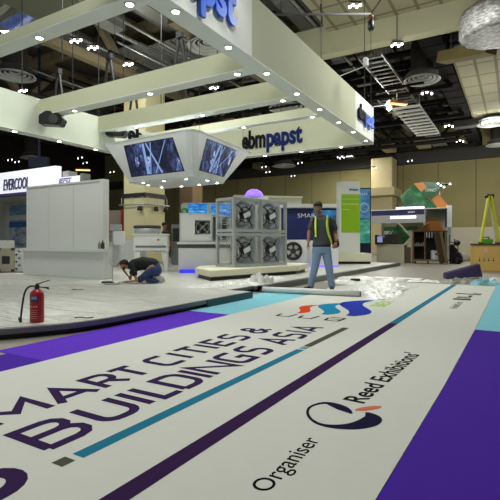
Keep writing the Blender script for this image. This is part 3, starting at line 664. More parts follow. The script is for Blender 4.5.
tag(MB().box(-.55, .42, 0, .5, 0, .95).build('dark_cabinet', dgrey, loc=p, rotz=CAMROT), 'dark grey cabinet behind the platform, left of the cream low counter', 'cabinet')
for k in range(6):
    q = p + RT * (-.45 + k * .16) + FW * .2; h = .15 + .1 * (k % 3)
    tag(MB().lathe([(.05, 0), (.06, .02), (.06, h * .7), (.02, h)], n=10).build('canister', [blackp, dgrey, mat('grey_canister', (150, 150, 150), .4)][k % 3], loc=(q.x, q.y, .95)), ['black', 'dark grey', 'pale grey'][k % 3] + ' canister lined up on the dark grey cabinet, ' + ['left half of the row', 'right half of the row'][k // 3], 'canister', 'canisters on the dark grey cabinet')
p = camat(407, 243, 21.2); p.z = 0
tag(MB().box(-.14, .18, 0, .5, 0, .75).build('carton', mat('brown_carton', (96, 84, 70), .7), loc=p, rotz=CAMROT), 'dull brown carton wedged between the low counter and the open shelf', 'carton')

# open wooden tool shelf
p = camat(429, 243, 20.6); p.z = 0
t = thing('tool_cabinet', p, 'open dark wooden tool cabinet on castors with hanging tools', 'cabinet', HALL + .06)
wood = mat('worn_plywood', (116, 98, 70), .7, noise=.2, scale=4)
wood2 = mat('dark_stained_wood', (70, 54, 38), .7, noise=.25, scale=4)
b = MB(); b.box(-.72, -.67, 0, .7, .12, 1.5).build('side_board', wood, t); MB().box(.66, .72, 0, .7, .12, 1.5).build('side_board', wood, t)
MB().box(-.74, .74, 0, .7, 1.46, 1.51).build('top_board', wood2, t); MB().box(-.74, .74, 0, .7, .12, .19).build('bottom_board', wood, t)
MB().box(-.70, .70, .66, .70, .15, 1.48).build('back_board', mat('black_board', (26, 22, 20), .8), t)
MB().box(-.20, -.16, .0, .68, .18, 1.46).build('divider', wood, t)
MB().box(-.68, -.2, .02, .66, .80, .83).build('shelf_board', wood, t)
b = MB()
for k in range(7): b.box(-.12 + k * .11, -.08 + k * .11, .03, .06, 1.20 - .03 * (k % 2), 1.45)
b.build('hanging_tools', alum, t)
b = MB()
for k in range(6): b.box(-.64 + k * .075, -.60 + k * .075, .05, .12, .83, .93 + .03 * (k % 3))
b.build('shelf_tools', mat('grey_tools', (130, 124, 116), .5), t)
for x in (-.6, -.05, .55): 
    b = MB(); b.tube([(x - .03, .1, .06), (x + .03, .1, .06)], .06, 14); b.bar((x, .1, .06), (x, .1, .13), .04); b.build('castor', blackp, t)
q = p + RT * .38 + FW * .12
tag(MB().box(-.17, .17, 0, .2, 0, .42).box(-.04, .04, -.005, 0, .2, .28, 1).build('paper_bag', [mat('bright_white_board', (235, 238, 236), .4), dgrey], loc=(q.x, q.y, .191), rotz=CAMROT), 'white paper bag with a dark mark inside the open tool cabinet', 'bag')
q = p + FW * .25 + RT * -.1
t = thing('wire_basket', (q.x, q.y, 1.511), 'black wire basket on top of the open tool cabinet', 'basket', CAMROT)
b = MB()
for k in range(7): b.bar((-.22 + k * .0733, 0, 0), (-.22 + k * .0733, 0, .28), .012); b.bar((-.22 + k * .0733, .3, 0), (-.22 + k * .0733, .3, .28), .012)
for z in (.006, .09, .18, .28):
    b.bar((-.22, 0, z), (.22, 0, z), .012); b.bar((-.22, .3, z), (.22, .3, z), .012); b.bar((-.22, 0, z), (-.22, .3, z), .012); b.bar((.22, 0, z), (.22, .3, z), .012)
b.build('wire_grid', blackm, t)
# orange/wood boards on top behind
p2 = camat(427, 243, 21.6); p2.z = 0
M = Matrix.Rotation(PI / 2, 4, 'X'); b = MB(); b.prism([(-.35, 1.55), (.1, 2.0), (.6, 2.0), (.75, 1.55)], -.05, 0, M=M); b.box(-.7, -.62, .0, .05, 0, 1.56); b.box(.62, .7, .0, .05, 0, 1.56)
tag(b.build('plywood_gable', orng, loc=p2, rotz=CAMROT), 'orange plywood gable board standing behind the open tool cabinet', 'board')
# leaning boards
for k, (px, m, lab, w2) in enumerate(((441, wood2, 'dark brown board leaning against the right side of the tool cabinet', .30), (445, wood, 'long pale board leaning furthest right against the tool cabinet', .12))):
    q = camat(px, 243, 20.15 - k * .25); q.z = 0
    M = Matrix.Rotation(-.20, 4, 'Y'); b = MB(); b.box(-w2 / 2, w2 / 2, -.02, .02, .05, 1.48, M=M); o = b.build('leaning_board', m, loc=q + RT * .1, rotz=CAMROT); tag(o, lab, 'board')

# clutter between cabinet and crate
random.seed(11)
spots = [(455, 21.5, .5, .62), (459, 22.5, .4, .5), (452, 20.8, .22, .9), (464, 23.5, .5, .45), (468, 24.5, .35, .35), (457, 20.5, .25, .3)]
cm = [blackp, dgrey, mat('pale_wrap', (190, 188, 172), .4), mat('beige_sack', (176, 168, 136), .7), mat('grey_canister', (150, 150, 150), .4)]
labs = ['black bag in the junk heap beside the tool cabinet', 'grey bundle in the junk heap behind the black bag', 'dark upright case beside the leaning boards', 'pale wrapped bundle left of the yellow crate', 'beige sack low beside the yellow crate', 'small black case in front of the junk heap']
for k, (px, Y, wd, h) in enumerate(spots):
    q = camat(px, 243, Y); q.z = 0; b = MB()
    n = 12; prof = [(wd * .45, 0), (wd * .5, .04), (wd * .48, h * .5), (wd * .3, h * .85), (.03, h)]
    b.lathe(prof, n=n)
    for v in b.v:
        v.x += random.uniform(-.04, .04) * (v.z > 0); v.y += random.uniform(-.04, .04)
    tag(b.build('wrapped_bundle' if k in (3, 4) else 'equipment_bag', cm[[0, 1, 0, 2, 3, 0][k]], loc=q), labs[k], 'bundle' if k in (3, 4) else 'bag')
p = camat(455, 243, 20.9); p.z = 0
t = thing('equipment_trolley', p, 'black wheeled trolley with upright tubes right of the leaning boards', 'trolley', CAMROT)
MB().box(-.25, .25, -.15, .15, .12, .18).build('platform', blackm, t)
b = MB(); b.tube([(-.2, .1, .18), (-.2, .1, 1.35)], .02, 8); b.tube([(.0, .1, .18), (.02, .1, 1.15)], .03, 8); b.tube([(.2, .1, .18), (.18, .1, .95)], .02, 8); b.tube([(-.2, .1, 1.0), (.2, .1, .9)], .02, 8); b.build('handle', blackm, t)
b = MB(); b.sphere((.1, 0, .95), .14, 12); b.sphere((-.05, 0, .6), .16, 12); b.build('coiled_hose', blackp, t)
for x in (-.2, .2): MB().tube([(x, -.1, .06), (x, -.06, .06)], .06, 12).build('wheel', blackp, t)

# yellow plywood crate
p = camat(486.5, 243, 15.4); p.z = 0
t = thing('wooden_crate', p, 'yellow plywood crate with a dark lid and a pasted paper label', 'crate', HALL + .08)
ply = mat('yellow_plywood', (204, 168, 92), .7, noise=.14, scale=3)
MB().box(-.50, .47, 0, .8, .0, .88).build('box_body', ply, t, bevel=.008)
MB().box(-.50, .53, -.03, .83, .88, .93).build('lid', wood2, t)
for x in (-.50, .41): MB().box(x, x + .06, -.02, .0, .0, .88).build('batten', ply, t)
MB().box(-.08, .05, -.008, 0, .60, .74).build('paper_label', mat('pink_label', (214, 170, 160), .6), t)
b = MB()
for k in range(4): x = -.22 + k * .14; b.box(x, x + .015, -.006, 0, .33, .45); b.add([(x - .03, -.004, .36), (x + .045, -.004, .36), (x + .0075, -.004, .32)], [(0, 1, 2)])
b.build('stencil_marks', ink, t)
q = p + FW * .3 + RT * .12
t = thing('green_power_tool', (q.x, q.y, .932), 'bright green power tool box lying on the yellow crate', 'tool', CAMROT)
MB().box(-.2, .22, -.12, .12, 0, .16).build('case', mat('bright_green_plastic', (96, 186, 54), .4), t, bevel=.03)
MB().bar((-.1, 0, .16), (-.1, 0, .22), .03).bar((.12, 0, .16), (.12, 0, .22), .03).bar((-.1, 0, .22), (.12, 0, .22), .03).build('handle', blackp, t)
# step ladder
p = camat(487, 243, 15.9); p.z = .0
yel = mat('yellow_fibreglass', (206, 206, 40), .5)
t = thing('folding_ladder', (q.x, q.y, .932) if 0 else camat(489, 243, 15.75) - Vector((0, 0, H - .932)), 'folding ladder with yellow and white rails standing open on the yellow crate', 'ladder', CAMROT)
for (x0, x1, y, m) in ((-.36, -.05, -.12, yel), (-.24, .02, .12, white), (.28, .03, -.12, yel), (.34, .06, .12, white)):
    MB().bar((x0, y, .03), (x1, y * .6, 1.65), .12, .05).build('rail', m, t); MB().box(x0 - .05, x0 + .05, y - .03, y + .03, 0, .05).build('foot', blackp, t)
b = MB()
for k in range(5):
    z = .25 + k * .28; u = z / 1.65; b.bar((-.36 + .31 * u, -.12 * (1 - .4 * u), z), (-.24 + .26 * u, .12 * (1 - .4 * u), z), .045, .03); b.bar((.28 - .25 * u, -.12 * (1 - .4 * u), z), (.34 - .28 * u, .12 * (1 - .4 * u), z), .045, .03)
b.build('rungs', alum, t)
for x in (-.05, .07): MB().lathe([(.06, -.11), (.075, -.08), (.075, .08), (.06, .11)], (x, 0, 1.65), 16, 0, Matrix.Rotation(PI / 2, 3, 'X')).build('hinge', blackp, t)

# ------------------------------------------------------------------ left booth
t = thing('exhibition_booth', (11, 12.5, 0), 'white exhibition booth with a glowing lettered fascia behind the reception counter', 'booth')
glowfascia = glow('white_fascia_glow', (240, 240, 255), .75)
MB().box(0, .25, 2.55, 11, 3.0, 3.88).build('lit_fascia', glowfascia, t)
MB().box(-.03, .28, 2.5, 11, 2.9, 3.0).build('fascia_trim', mat('violet_trim', (88, 84, 140), .5), t)
MB().box(0, 3.0, 3.4, 11, 3.0, 3.03).build('booth_ceiling', white, t)
MB().box(2.9, 3.0, 3.4, 11, 0, 3.0).build('rear_wall', white, t)
MB().box(.0, 2.9, 10.6, 10.75, 0, 3.0).build('side_wall', white, t)
MB().box(.3, .7, 2.2, 2.55, 2.9, 3.7).build('fascia_end', mat('grey_fascia', (164, 164, 160), .5), t)
text('EVERCOOL', 'lettering', mat('silver_grey_letters', (84, 86, 112), .4), t, (-.01, 5.9, 3.13), rot=(PI / 2, 0, -PI / 2), size=.66, ext=.03, bold=.004, width=1.72, shear=.2)
t0 = t
for k, (y0, z0, z1, cols) in enumerate(((8.7, 2.38, 2.89, [(.35, (150, 185, 210)), (.6, (90, 140, 180)), (.8, (220, 230, 235))]), (8.7, .75, 2.13, [(.35, (205, 212, 218)), (.6, (120, 140, 170)), (.8, (60, 80, 120))]))):
    tt = tag(MB().box(0, .03, 0, 1.5, 0, z1 - z0).build('wall_poster', pattern('booth_print_%d' % k, cols, 'noise', (2, 2, 5), rough=.5), loc=(13.86, 12.5 + y0, z0)), ['pale blue landscape poster, upper one on the left booth wall', 'tall product poster below the pale blue one on the left booth wall'][k], 'poster')
    if k: MB().box(-.01, 0, 0, 1.5, 1.0, 1.3).build('header_band', mat('poster_blue', (54, 96, 164), .5), tt)
# second sign
t = thing('booth_fascia', (10.6, 13.0, 0), 'second glowing white booth sign with a violet framed logo, above the reception wall', 'sign')
MB().box(0, .2, .15, 1.9, 2.7, 3.32).build('lit_panel', glowfascia, t)
MB().box(-.02, .3, .0, .15, 2.65, 3.38).build('side_panel', mat('grey_fascia', (164, 164, 160), .5), t)
for y in (.3, 1.7): MB().box(.05, .12, y, y + .1, 0, 2.7).build('post', alum, t)
vio = mat('violet_letter', (86, 74, 150), .5)
text('ECH', 'lettering', vio, t, (-.005, 1.25, 3.04), rot=(PI / 2, 0, -PI / 2), size=.26, ext=.01, bold=.002, width=.55, shear=.25)
b = MB()
for (a, c) in (((1.32, 2.98), (1.24, 3.26)), ((1.24, 3.26), (.62, 3.26)), ((1.32, 2.98), (.8, 2.98))): b.bar((-.01, a[0], a[1]), (-.01, c[0], c[1]), .02, .035)
b.build('logo_frame', vio, t)

# air handling unit on pallet at far left
t = thing('air_handling_unit', (7.55, 12.35, .0), 'beige boxed air handling unit with black corners, left of the reception counter', 'ventilation unit', CAMROT)
b = MB(); b.box(-.33, .12, 0, .5, .14, .80); b.build('casing', mat('beige_unit', (160, 152, 132), .5), t, bevel=.006)
MB().box(.125, .34, .03, .5, .14, .80).build('side_section', mat('pale_grey_cabinet', (190, 192, 190), .5), t)
MB().box(-.22, .0, -.008, 0, .36, .58).build('inspection_window', blackp, t)
for (x, z) in ((-.33, .74), (.05, .74), (-.33, .14), (.05, .14)): MB().box(x - .01, x + .07, -.01, .06, z, z + .07).build('corner_block', blackp, t)
for k in range(6): MB().lathe([(.025, -.01), (.025, .02)], (.18 + .08 * (k % 2), .02, .22 + .1 * k), 10, 0, Matrix.Rotation(PI / 2, 3, 'X')).build('latch', blackp, t)
t = thing('pallet', (7.55, 12.35, .0), 'low wooden pallet under the beige air handling unit', 'pallet', CAMROT)
for k in range(3): MB().box(-.34 + k * .28, -.24 + k * .28, 0, .5, 0, .10).build('bearer', wood, t)
MB().box(-.36, .38, -.02, .52, .10, .138).build('deck_boards', wood, t)
# pale stand-ins for far left booth interior: white plinth
tag(MB().box(-.4, .3, 0, .5, 0, 1.05).build('white_plinth', white, loc=(9.5, 16.2, 0), rotz=CAMROT), 'white plinth inside the left booth at the photo edge', 'plinth')
# far background stands behind the reception at x 105-125
p = camat(114, 243, 27); p.z = 0
t = thing('booth_wall', p, 'far cream booth wall with a red upright, between the reception counter and column', 'booth wall', CAMROT)
MB().box(-1.6, .4, 0, .2, 0, 2.9).build('panel', mat('dusty_pink_wall', (176, 160, 148), .7), t)
MB().box(.42, .62, -.05, .2, 0, 3.0).build('red_upright', red, t)
b = MB()
for k in range(3): b.box(-.75, .3, -.02, 0, 1.9 - .3 * k, 1.95 - .3 * k)
b.build('wall_print', mat('reddish_print', (150, 96, 90), .6), t)

# ------------------------------------------------------------------ loose stuff on the aisle
rl = Vector((7.60, 4.20, .0)); rr_ = Vector((7.78, 2.36, 0))
t = thing('carpet_roll', (7.69, 3.28, .008), 'long white plastic wrapped roll lying across the aisle at the man\'s feet', 'roll')
M = (rl - rr_).normalized()
a, c = rl - Vector((7.69, 3.28, 0)) + Vector((0, 0, .055)), rr_ - Vector((7.69, 3.28, 0)) + Vector((0, 0, .055))
MB().tube([a, a.lerp(c, .3), a.lerp(c, .6), c], [.053, .055, .054, .055], 20).build('wrapped_sheet', mat('white_film', (205, 208, 204), .3, noise=.08, bump=.3, bscale=12), t)
d = (c - a).normalized(); MB().tube([c + d * .001, c + d * .012], .042, 20).build('tube_end', blackp, t)
def crumple(name, loc, sx, sy, sz, m, label, cat, seed, n=26, rot=0, power=1.0):
    random.seed(seed); b = MB(); vs = []
    ph = [random.uniform(0, 6.28) for _ in range(12)]
    for j in range(n + 1):
        for i in range(n + 1):
            u, v = i / n * 2 - 1, j / n * 2 - 1
            env = max(0, 1 - max(abs(u), abs(v)) ** 3) ** .6 if power else 1
            z = sz * env * (.45 + .25 * math.sin(5 * u + ph[0] + 3 * math.sin(3 * v + ph[1])) + .2 * math.sin(9 * v + ph[2] + 2 * math.sin(6 * u + ph[3])) + random.uniform(-.14, .14)) + .003
            k = 1 + .12 * math.sin(3 * math.atan2(v, u) + ph[4]) + .07 * math.sin(7 * math.atan2(v, u) + ph[5])
            vs.append((u * sx * k, v * sy * k, max(.003, z)))
    fs = [(j * (n + 1) + i, j * (n + 1) + i + 1, (j + 1) * (n + 1) + i + 1, (j + 1) * (n + 1) + i) for j in range(n) for i in range(n)]
    b.add(vs, fs, 0, False)
    # thin underside so the sheet has thickness
    k0 = len(vs); b.add([(x, y, max(.001, z - .002)) for x, y, z in vs], [f[::-1] for f in fs])
    return tag(b.build(name, m, loc=loc, rotz=rot), label, cat)
film = mat('crumpled_film', (210, 211, 203), .28, noise=.12, scale=9)
crumple('plastic_sheet', (9.25, 2.55, .0), 1.55, .75, .06, film, 'wide crumpled clear plastic sheet on the aisle, right of the man', 'plastic sheet', 1, 34, .02)
crumple('plastic_sheet', (11.4, 3.3, .0), 1.2, .8, .07, film, 'crumpled plastic sheet on the grey floor behind the right end of the roll', 'plastic sheet', 5, 26)
crumple('plastic_bundle', (7.72, 4.85, ZS), .30, .40, .09, film, 'low crumpled plastic pile at the left end of the roll', 'plastic', 2)
crumple('plastic_bundle', (8.28, 4.66, ZS), .2, .2, .26, film, 'tall knotted ball of plastic on the stage edge before the platform', 'plastic', 3, 18)
crumple('plastic_bundle', (8.9, 4.85, ZS), .6, .28, .10, film, 'flat crumpled plastic strip on the stage behind the man', 'plastic', 4)
crumple('plastic_bundle', (7.2, 5.1, ZS), .55, .25, .06, film, 'long crumpled plastic fold on the stage, left of the knotted ball', 'plastic', 8)
# junk at far end of the banner
q = Vector((12.2, 1.38, 0))
t = thing('folded_carpet', q, 'folded dark purple carpet offcut lying tilted beyond the printed carpet', 'carpet')
A = [camat(446, 279, 11.9), camat(446, 273.5, 12.1), camat(480, 264, 12.4), camat(483, 277, 12.0), camat(486, 276, 12.6), camat(483, 262.5, 13.2), camat(450, 272, 13.0)]
for v in A: v.z = max(v.z, .012)
A = [v - q for v in A]
dp = mat('dark_purple_offcut', (30, 16, 58), .9, noise=.1)
b = MB(); b.add([A[0], A[3], A[2], A[1]] + [v + Vector((.35, .12, 0)) for v in (A[0], A[3], A[2], A[1])], [(0, 1, 2, 3), (7, 6, 5, 4), (0, 4, 5, 1), (1, 5, 6, 2), (2, 6, 7, 3), (3, 7, 4, 0)]); b.build('front_fold', dp, t, bevel=.01)

crumple('plastic_bundle', (11.75, 1.15, 0), .30, .30, .14, mat('grey_scraps', (142, 140, 128), .5, noise=.3, scale=20), 'grey heap of scraps in front of the folded purple carpet', 'rubbish', 12, 18)
crumple('plastic_bundle', (11.7, .55, 0), .32, .34, .16, mat('teal_scraps', (132, 190, 196), .6, noise=.25, scale=15), 'pale teal crumpled carpet scraps right of the grey heap', 'rubbish', 13, 18)
crumple('plastic_bundle', (11.8, 2.0, 0), .22, .35, .05, film, 'thin white paper scrap left of the folded purple carpet', 'rubbish', 14, 14)
tag(MB().box(-.1, .35, -.6, .6, 0, .03).build('white_board', white, loc=(12.1, 2.7, .0)), 'flat white board on the grey floor at the far end of the printed carpet', 'board')
tag(MB().prism([(-.13, -.04), (.13, -.05), (.12, .05), (-.10, .06)], 0, .07).build('black_shoe_cover', blackp, loc=camat(355, 243, 11.2) - Vector((0, 0, H - .0)), rotz=CAMROT, bevel=.02), 'small black bag lying by the crumpled plastic sheet', 'bag')
# loose cable scraps on the stage
for k, (px, py) in enumerate(((76, 290), (82, 318))):
    Y = (H - ZS) * F / (py - 243); q = camat(px, py, Y); q.z = ZS + .004
    tag(MB().tube(smoothpath([(-.08, 0, .0), (-.02, .03, .0), (.05, -.02, .0), (.12, .02, 0)], 4), .006, 6).build('cable_scrap', blackp, loc=q, rotz=CAMROT), ['short dark cable scrap on the sheeted stage below the reception counter', 'short dark cable scrap near the stage edge right of the extinguisher'][k], 'cable')
Y = (H - ZS) * F / (320.5 - 243); q = camat(19.5, 320, Y)
tag(MB().tube([(0, 0, 0), (0, 0, .035)], .012, 10).build('rubber_cap', blackp, loc=(q.x, q.y, ZS)), 'tiny black cap on the stage beside the extinguisher nozzle', 'cap')

# ------------------------------------------------------------------ the hanging frame of the stand
t = thing('hanging_canopy_frame', (10, 8, 4.5), 'large suspended white fascia frame with cross beams, downlights and brand lettering', 'hanging frame')
fascia = mat('cream_fabric_fascia', (192, 194, 166), .8, noise=.02); fascia_lit = mat('floodlit_fabric_fascia', (228, 230, 222), .7, noise=.02)  # second fabric is a paler copy with the floodlight wash in its colour
O = Vector((10, 8, 4.5))
def hb(name, x0, x1, y0, y1, z0, z1, m, par=None):
    return MB().box(x0 - O.x, x1 - O.x, y0 - O.y, y1 - O.y, z0 - O.z, z1 - O.z).build(name, m, par or t)
f1 = hb('side_fascia', 7.45, 13.9, 4.36, 4.44, 4.52, 5.72, fascia); f1b = hb('side_fascia', -.5, 7.45, 4.36, 4.44, 4.52, 5.72, fascia_lit); f1c = hb('side_fascia', 13.9, 15.98, 4.36, 4.44, 4.52, 5.72, fascia_lit)
hb('soffit', -.5, 15.98, 4.36, 4.74, 4.5, 4.52, soffitw); hb('fascia_lining', -.5, 15.98, 4.66, 4.74, 4.52, 5.6, fascia)
f2 = hb('rear_fascia', 15.9, 15.98, 4.44, 11.6, 4.52, 5.72, fascia); hb('soffit', 15.9, 16.28, 4.44, 11.6, 4.5, 4.519, soffitw)
f3 = hb('side_fascia', -.5, 15.9, 11.5, 11.58, 3.92, 4.98, mat('pale_fabric_fascia', (206, 212, 194), .8, noise=.02)); hb('soffit', -.5, 15.9, 11.25, 11.6, 3.9, 3.919, soffitw); 
for (x0, wd, z1) in ((4.72, .30, 4.70), (7.88, .34, 4.95), (9.95, .34, 4.98), (11.7, .26, 4.74), (1.5, .3, 4.7)):
    bm_ = hb('cross_beam', x0, x0 + wd, 4.74, 11.5, 4.52, z1, fascia); hb('beam_soffit', x0 + .002, x0 + wd, 4.74, 11.5, 4.5, 4.519, soffitw, None)
def downlight(x, y, z):
    d = MB().lathe([(.085, 0), (.085, -.012), (.06, -.014)], (x - O.x, y - O.y, z - O.z), 16).build('downlight', white, t)
    MB().lathe([(.058, -.0145), (.058, -.018)], (x - O.x, y - O.y, z - O.z), 14).build('bulb_face', glowlamp, d)
for x in (2.4, 3.9, 5.38, 6.85, 8.31, 9.8, 11.25, 12.75, 14.1, 15.5): downlight(x, 4.5, 4.5)
for x in (7.1, 8.45, 9.76, 11.1, 12.4, 13.7, 15.0): downlight(x, 11.4, 3.9)
for x, ys in ((4.87, (4.95, 7.1, 9.3)), (8.03, (5.05, 7.5, 10.2)), (10.1, (5.02, 7.5, 10.0)), (11.82, (4.95, 7.2, 9.6))):
    for y in ys: downlight(x, y, 4.5)
for y in (5.6, 7.2, 8.8, 10.4): downlight(16.1, y, 4.5)
def spotl(loc, target, power, ang, col=(1, 1, 1)):
    l = bpy.data.lights.new('fascia_spot', 'SPOT'); l.energy = power; l.spot_size = math.radians(ang); l.spot_blend = .6; l.color = col; l.shadow_soft_size = .08
    o = bpy.data.objects.new('fascia_spot', l); COL.objects.link(o); o.location = loc
    o.rotation_euler = (Vector(target) - Vector(loc)).to_track_quat('-Z', 'Y').to_euler()
for x in (6.85, 9.8, 12.75): spotl((x, 4.5, 4.47), (x, 4.5, 0), 45, 110)
for (x, y) in ((8.03, 7.5), (10.1, 10.0), (11.82, 6.0)): spotl((x, y, 4.47), (x, y, 0), 45, 110)
# lettering
blk = mat('black_letter', (16, 17, 22), .7, spec=.15)
def bluegrad():
    m = bpy.data.materials.new('blue_letter'); m.use_nodes = True; b = m.node_tree.nodes['Principled BSDF']; b.inputs['Base Color'].default_value = (*lin((30, 74, 178)), 1); b.inputs['Roughness'].default_value = .35
    nt = m.node_tree; tc = nt.nodes.new('ShaderNodeTexCoord'); n = nt.nodes.new('ShaderNodeTexNoise'); n.inputs['Scale'].default_value = 1.2; nt.links.new(tc.outputs['Object'], n.inputs['Vector'])
    mx = nt.nodes.new('ShaderNodeMix'); mx.data_type = 'RGBA'; mx.inputs[6].default_value = (*lin((10, 60, 175)), 1); mx.inputs[7].default_value = (*lin((30, 100, 215)), 1); nt.links.new(n.outputs['Fac'], mx.inputs[0]); nt.links.new(mx.outputs[2], b.inputs['Base Color']); return m
blu = bluegrad()
# near end word on side fascia (only "papst" is in view), far end word, rear word, left word
def brand(x0, x1, y, z, size, rotz, par, ext=.03, dirx=1):
    L = x1 - x0
    a = text('ebm', 'lettering', blk, par, (x0 - O.x, y - O.y, z - O.z), rot=(PI / 2, 0, rotz), size=size, ext=ext, bold=size * .03, width=L * .405)
    c = text('papst', 'lettering', blu, par, (x0 + L * .425 - O.x, y - O.y, z - O.z), rot=(PI / 2, 0, rotz), size=size, ext=ext, bold=size * .03, width=L * .575)
    return a, c
brand(3.55, 6.78, 4.30, 4.80, 1.0, 0, f1b)
brand(14.02, 15.72, 4.30, 4.93, .66, 0, f1c)
def brandy(yl, yr, x, z, size, par, black=blk):   # on a plane facing -X, reading from high y to low y
    L = yl - yr
    text('ebm', 'lettering', black, par, (x - O.x, yl - O.y, z - O.z), rot=(PI / 2, 0, -PI / 2), size=size, ext=.02, bold=size * .03, width=L * .405)
    text('papst', 'lettering', mat('navy_letter', (18, 34, 92), .7, spec=.15), par, (x - O.x, yl - L * .425 - O.y, z - O.z), rot=(PI / 2, 0, -PI / 2), size=size, ext=.02, bold=size * .03, width=L * .575)
brandy(9.75, 7.06, 15.86, 4.82, 1.0, f2)
a, c = text('ebm', 'lettering', blk, f3, (11.2 - O.x, 11.46 - O.y, 4.47 - O.z), rot=(PI / 2, 0, 0), size=.75, ext=.02, bold=.02, width=1.3), None
# suspension cables, each from the frame to the ceiling
for (x, y, z) in ((6.0, 8.0, 4.7), (8.05, 6.3, 4.95), (8.05, 8.4, 4.95), (8.05, 10.3, 4.95), (10.1, 7.0, 4.98), (10.1, 9.0, 4.98), (11.1, 4.4, 5.7), (15.0, 4.4, 5.7), (10.0, 11.54, 4.98), (7.4, 11.54, 4.98), (15.94, 8, 5.7)):
    MB().tube([(x - O.x, y - O.y, z - O.z), (x - O.x, y - O.y, 12 - O.z)], .012, 6).build('suspension_cable', blackm, t)
for (x, y, z) in ((8.05, 6.6, 4.95), (8.05, 8.9, 4.95), (8.05, 10.9, 4.95), (10.1, 8.2, 4.98), (10.1, 10.1, 4.98)):
    b = MB()
    for s in (-.16, .16): b.bar((x - O.x, y + s - O.y, z - O.z), (x - O.x, y + s * .2 - O.y, z + .72 - O.z), .05)
    b.box(x - .06 - O.x, x + .06 - O.x, y - .08 - O.y, y + .08 - O.y, z + .66 - O.z, z + .80 - O.z)
    b.build('lifting_sling', blackm, t)
# moving head / speaker boxes at the left fascia
def speaker(loc, label, rot=0, s=1.0):
    q = thing('stage_speaker', loc, label, 'speaker', rot)
    b = MB(); pr = [(-.30, -.12), (.28, -.16), (.36, .02), (.22, .20), (-.10, .24), (-.30, .12)]
    b.prism([(x * s, y * s) for x, y in pr], -.18 * s, .18 * s, M=Matrix.Rotation(PI / 2, 4, 'X')); b.build('housing', blackp, q, bevel=.02)
    MB().lathe([(.12 * s, -.02), (.13 * s, .02)], (.12 * s, -.19 * s, 0), 16, 0, Matrix.Rotation(PI / 2, 3, 'X')).build('driver_cone', dgrey, q)
    MB().bar((0, 0, .18 * s), (0, 0, .30 * s), .05).build('bracket', blackm, q)
speaker((8.0, 11.1, 4.34), 'black wedge speaker hung where the nearer cross beam meets the left fascia', CAMROT)
speaker((10.38, 11.15, 4.52), 'black wedge speaker beside the hanging screen unit at the left fascia', CAMROT)
# floodlight arm
t = thing('floodlight', (15.6, 3.75, 5.55), 'bright floodlight on an arm in front of the far fascia lettering', 'lamp')
MB().bar((0, 0, .1), (0, .61, .1), .02).build('arm', white, t); MB().box(-.12, .12, -.08, .04, -.02, .14).build('lamp_head', white, t, bevel=.01)
MB().box(-.10, .10, .041, .05, 0, .12).sphere((-.04, -.02, -.05), .075, 10).build('lamp_face', glow('flood_glow', (255, 255, 250), 30), t)
spotl((15.4, 3.2, 5.5), (15.0, 4.4, 5.0), 40, 100)
t = thing('floodlight', (5.8, 2.9, 5.65), 'floodlight on an arm in front of the near fascia lettering', 'lamp')
MB().bar((0, 0, .1), (0, 1.46, .1), .04).build('arm', white, t); MB().box(-.12, .12, -.08, .04, -.02, .14).build('lamp_head', white, t, bevel=.01); MB().box(-.10, .10, .041, .05, 0, .12).build('lamp_face', MATS['flood_glow'], t)
spotl((5.8, 2.98, 5.65), (5.8, 4.4, 5.0), 60, 110)
t = thing('floodlight', (12.4, 3.6, 5.85), 'small unlit white spotlight above the middle of the long fascia', 'lamp')
MB().bar((0, 0, 0), (0, .76, -.14), .018).build('arm', white, t); MB().box(-.08, .08, -.06, .06, -.02, .22).build('lamp_head', white, t, bevel=.02)

# ------------------------------------------------------------------ hanging screen unit (inverted truncated pyramid)
t = thing('hanging_screen_unit', (11.13, 9.29, 2.836), 'suspended white tapered screen unit with angled video screens and downlights', 'hanging display')
U = Vector((12.1, 10.1, 3.0))
def ringq(q, ch, z):   # near, right, far, left corners with blunt edges
    Q = [Vector((x, y, z)) - U0 for x, y in q]; N_, R_, F_, L_ = Q
    def al(a, b, d): return a + (b - a).normalized() * d
    return [al(N_, L_, ch), N_ + ((R_ - N_).normalized() + (L_ - N_).normalized()) * ch * .33, al(N_, R_, ch), al(R_, N_, ch * .6), al(R_, F_, ch * .6), al(F_, R_, ch), al(F_, L_, ch), al(L_, F_, ch * .6), al(L_, N_, ch * .6)]
U0 = Vector((12.1, 10.1, 3.0))
top = ringq([(10.55, 8.15), (14.6, 8.5), (14.8, 12.4), (10.75, 12.25)], .30, 4.32); bot = ringq([(11.0, 8.47), (12.95, 8.64), (13.08, 11.55), (11.14, 11.42)], .22, 3.0); n = 9
b = MB(); b.add(top + bot, [list(range(n)), list(range(n, 2 * n))[::-1]] + [(i, (i + 1) % n, (i + 1) % n + n, i + n) for i in range(n)])
body = b.build('shell', mat('white_shell', (238, 242, 244), .45, noise=.01), t, bevel=.03)
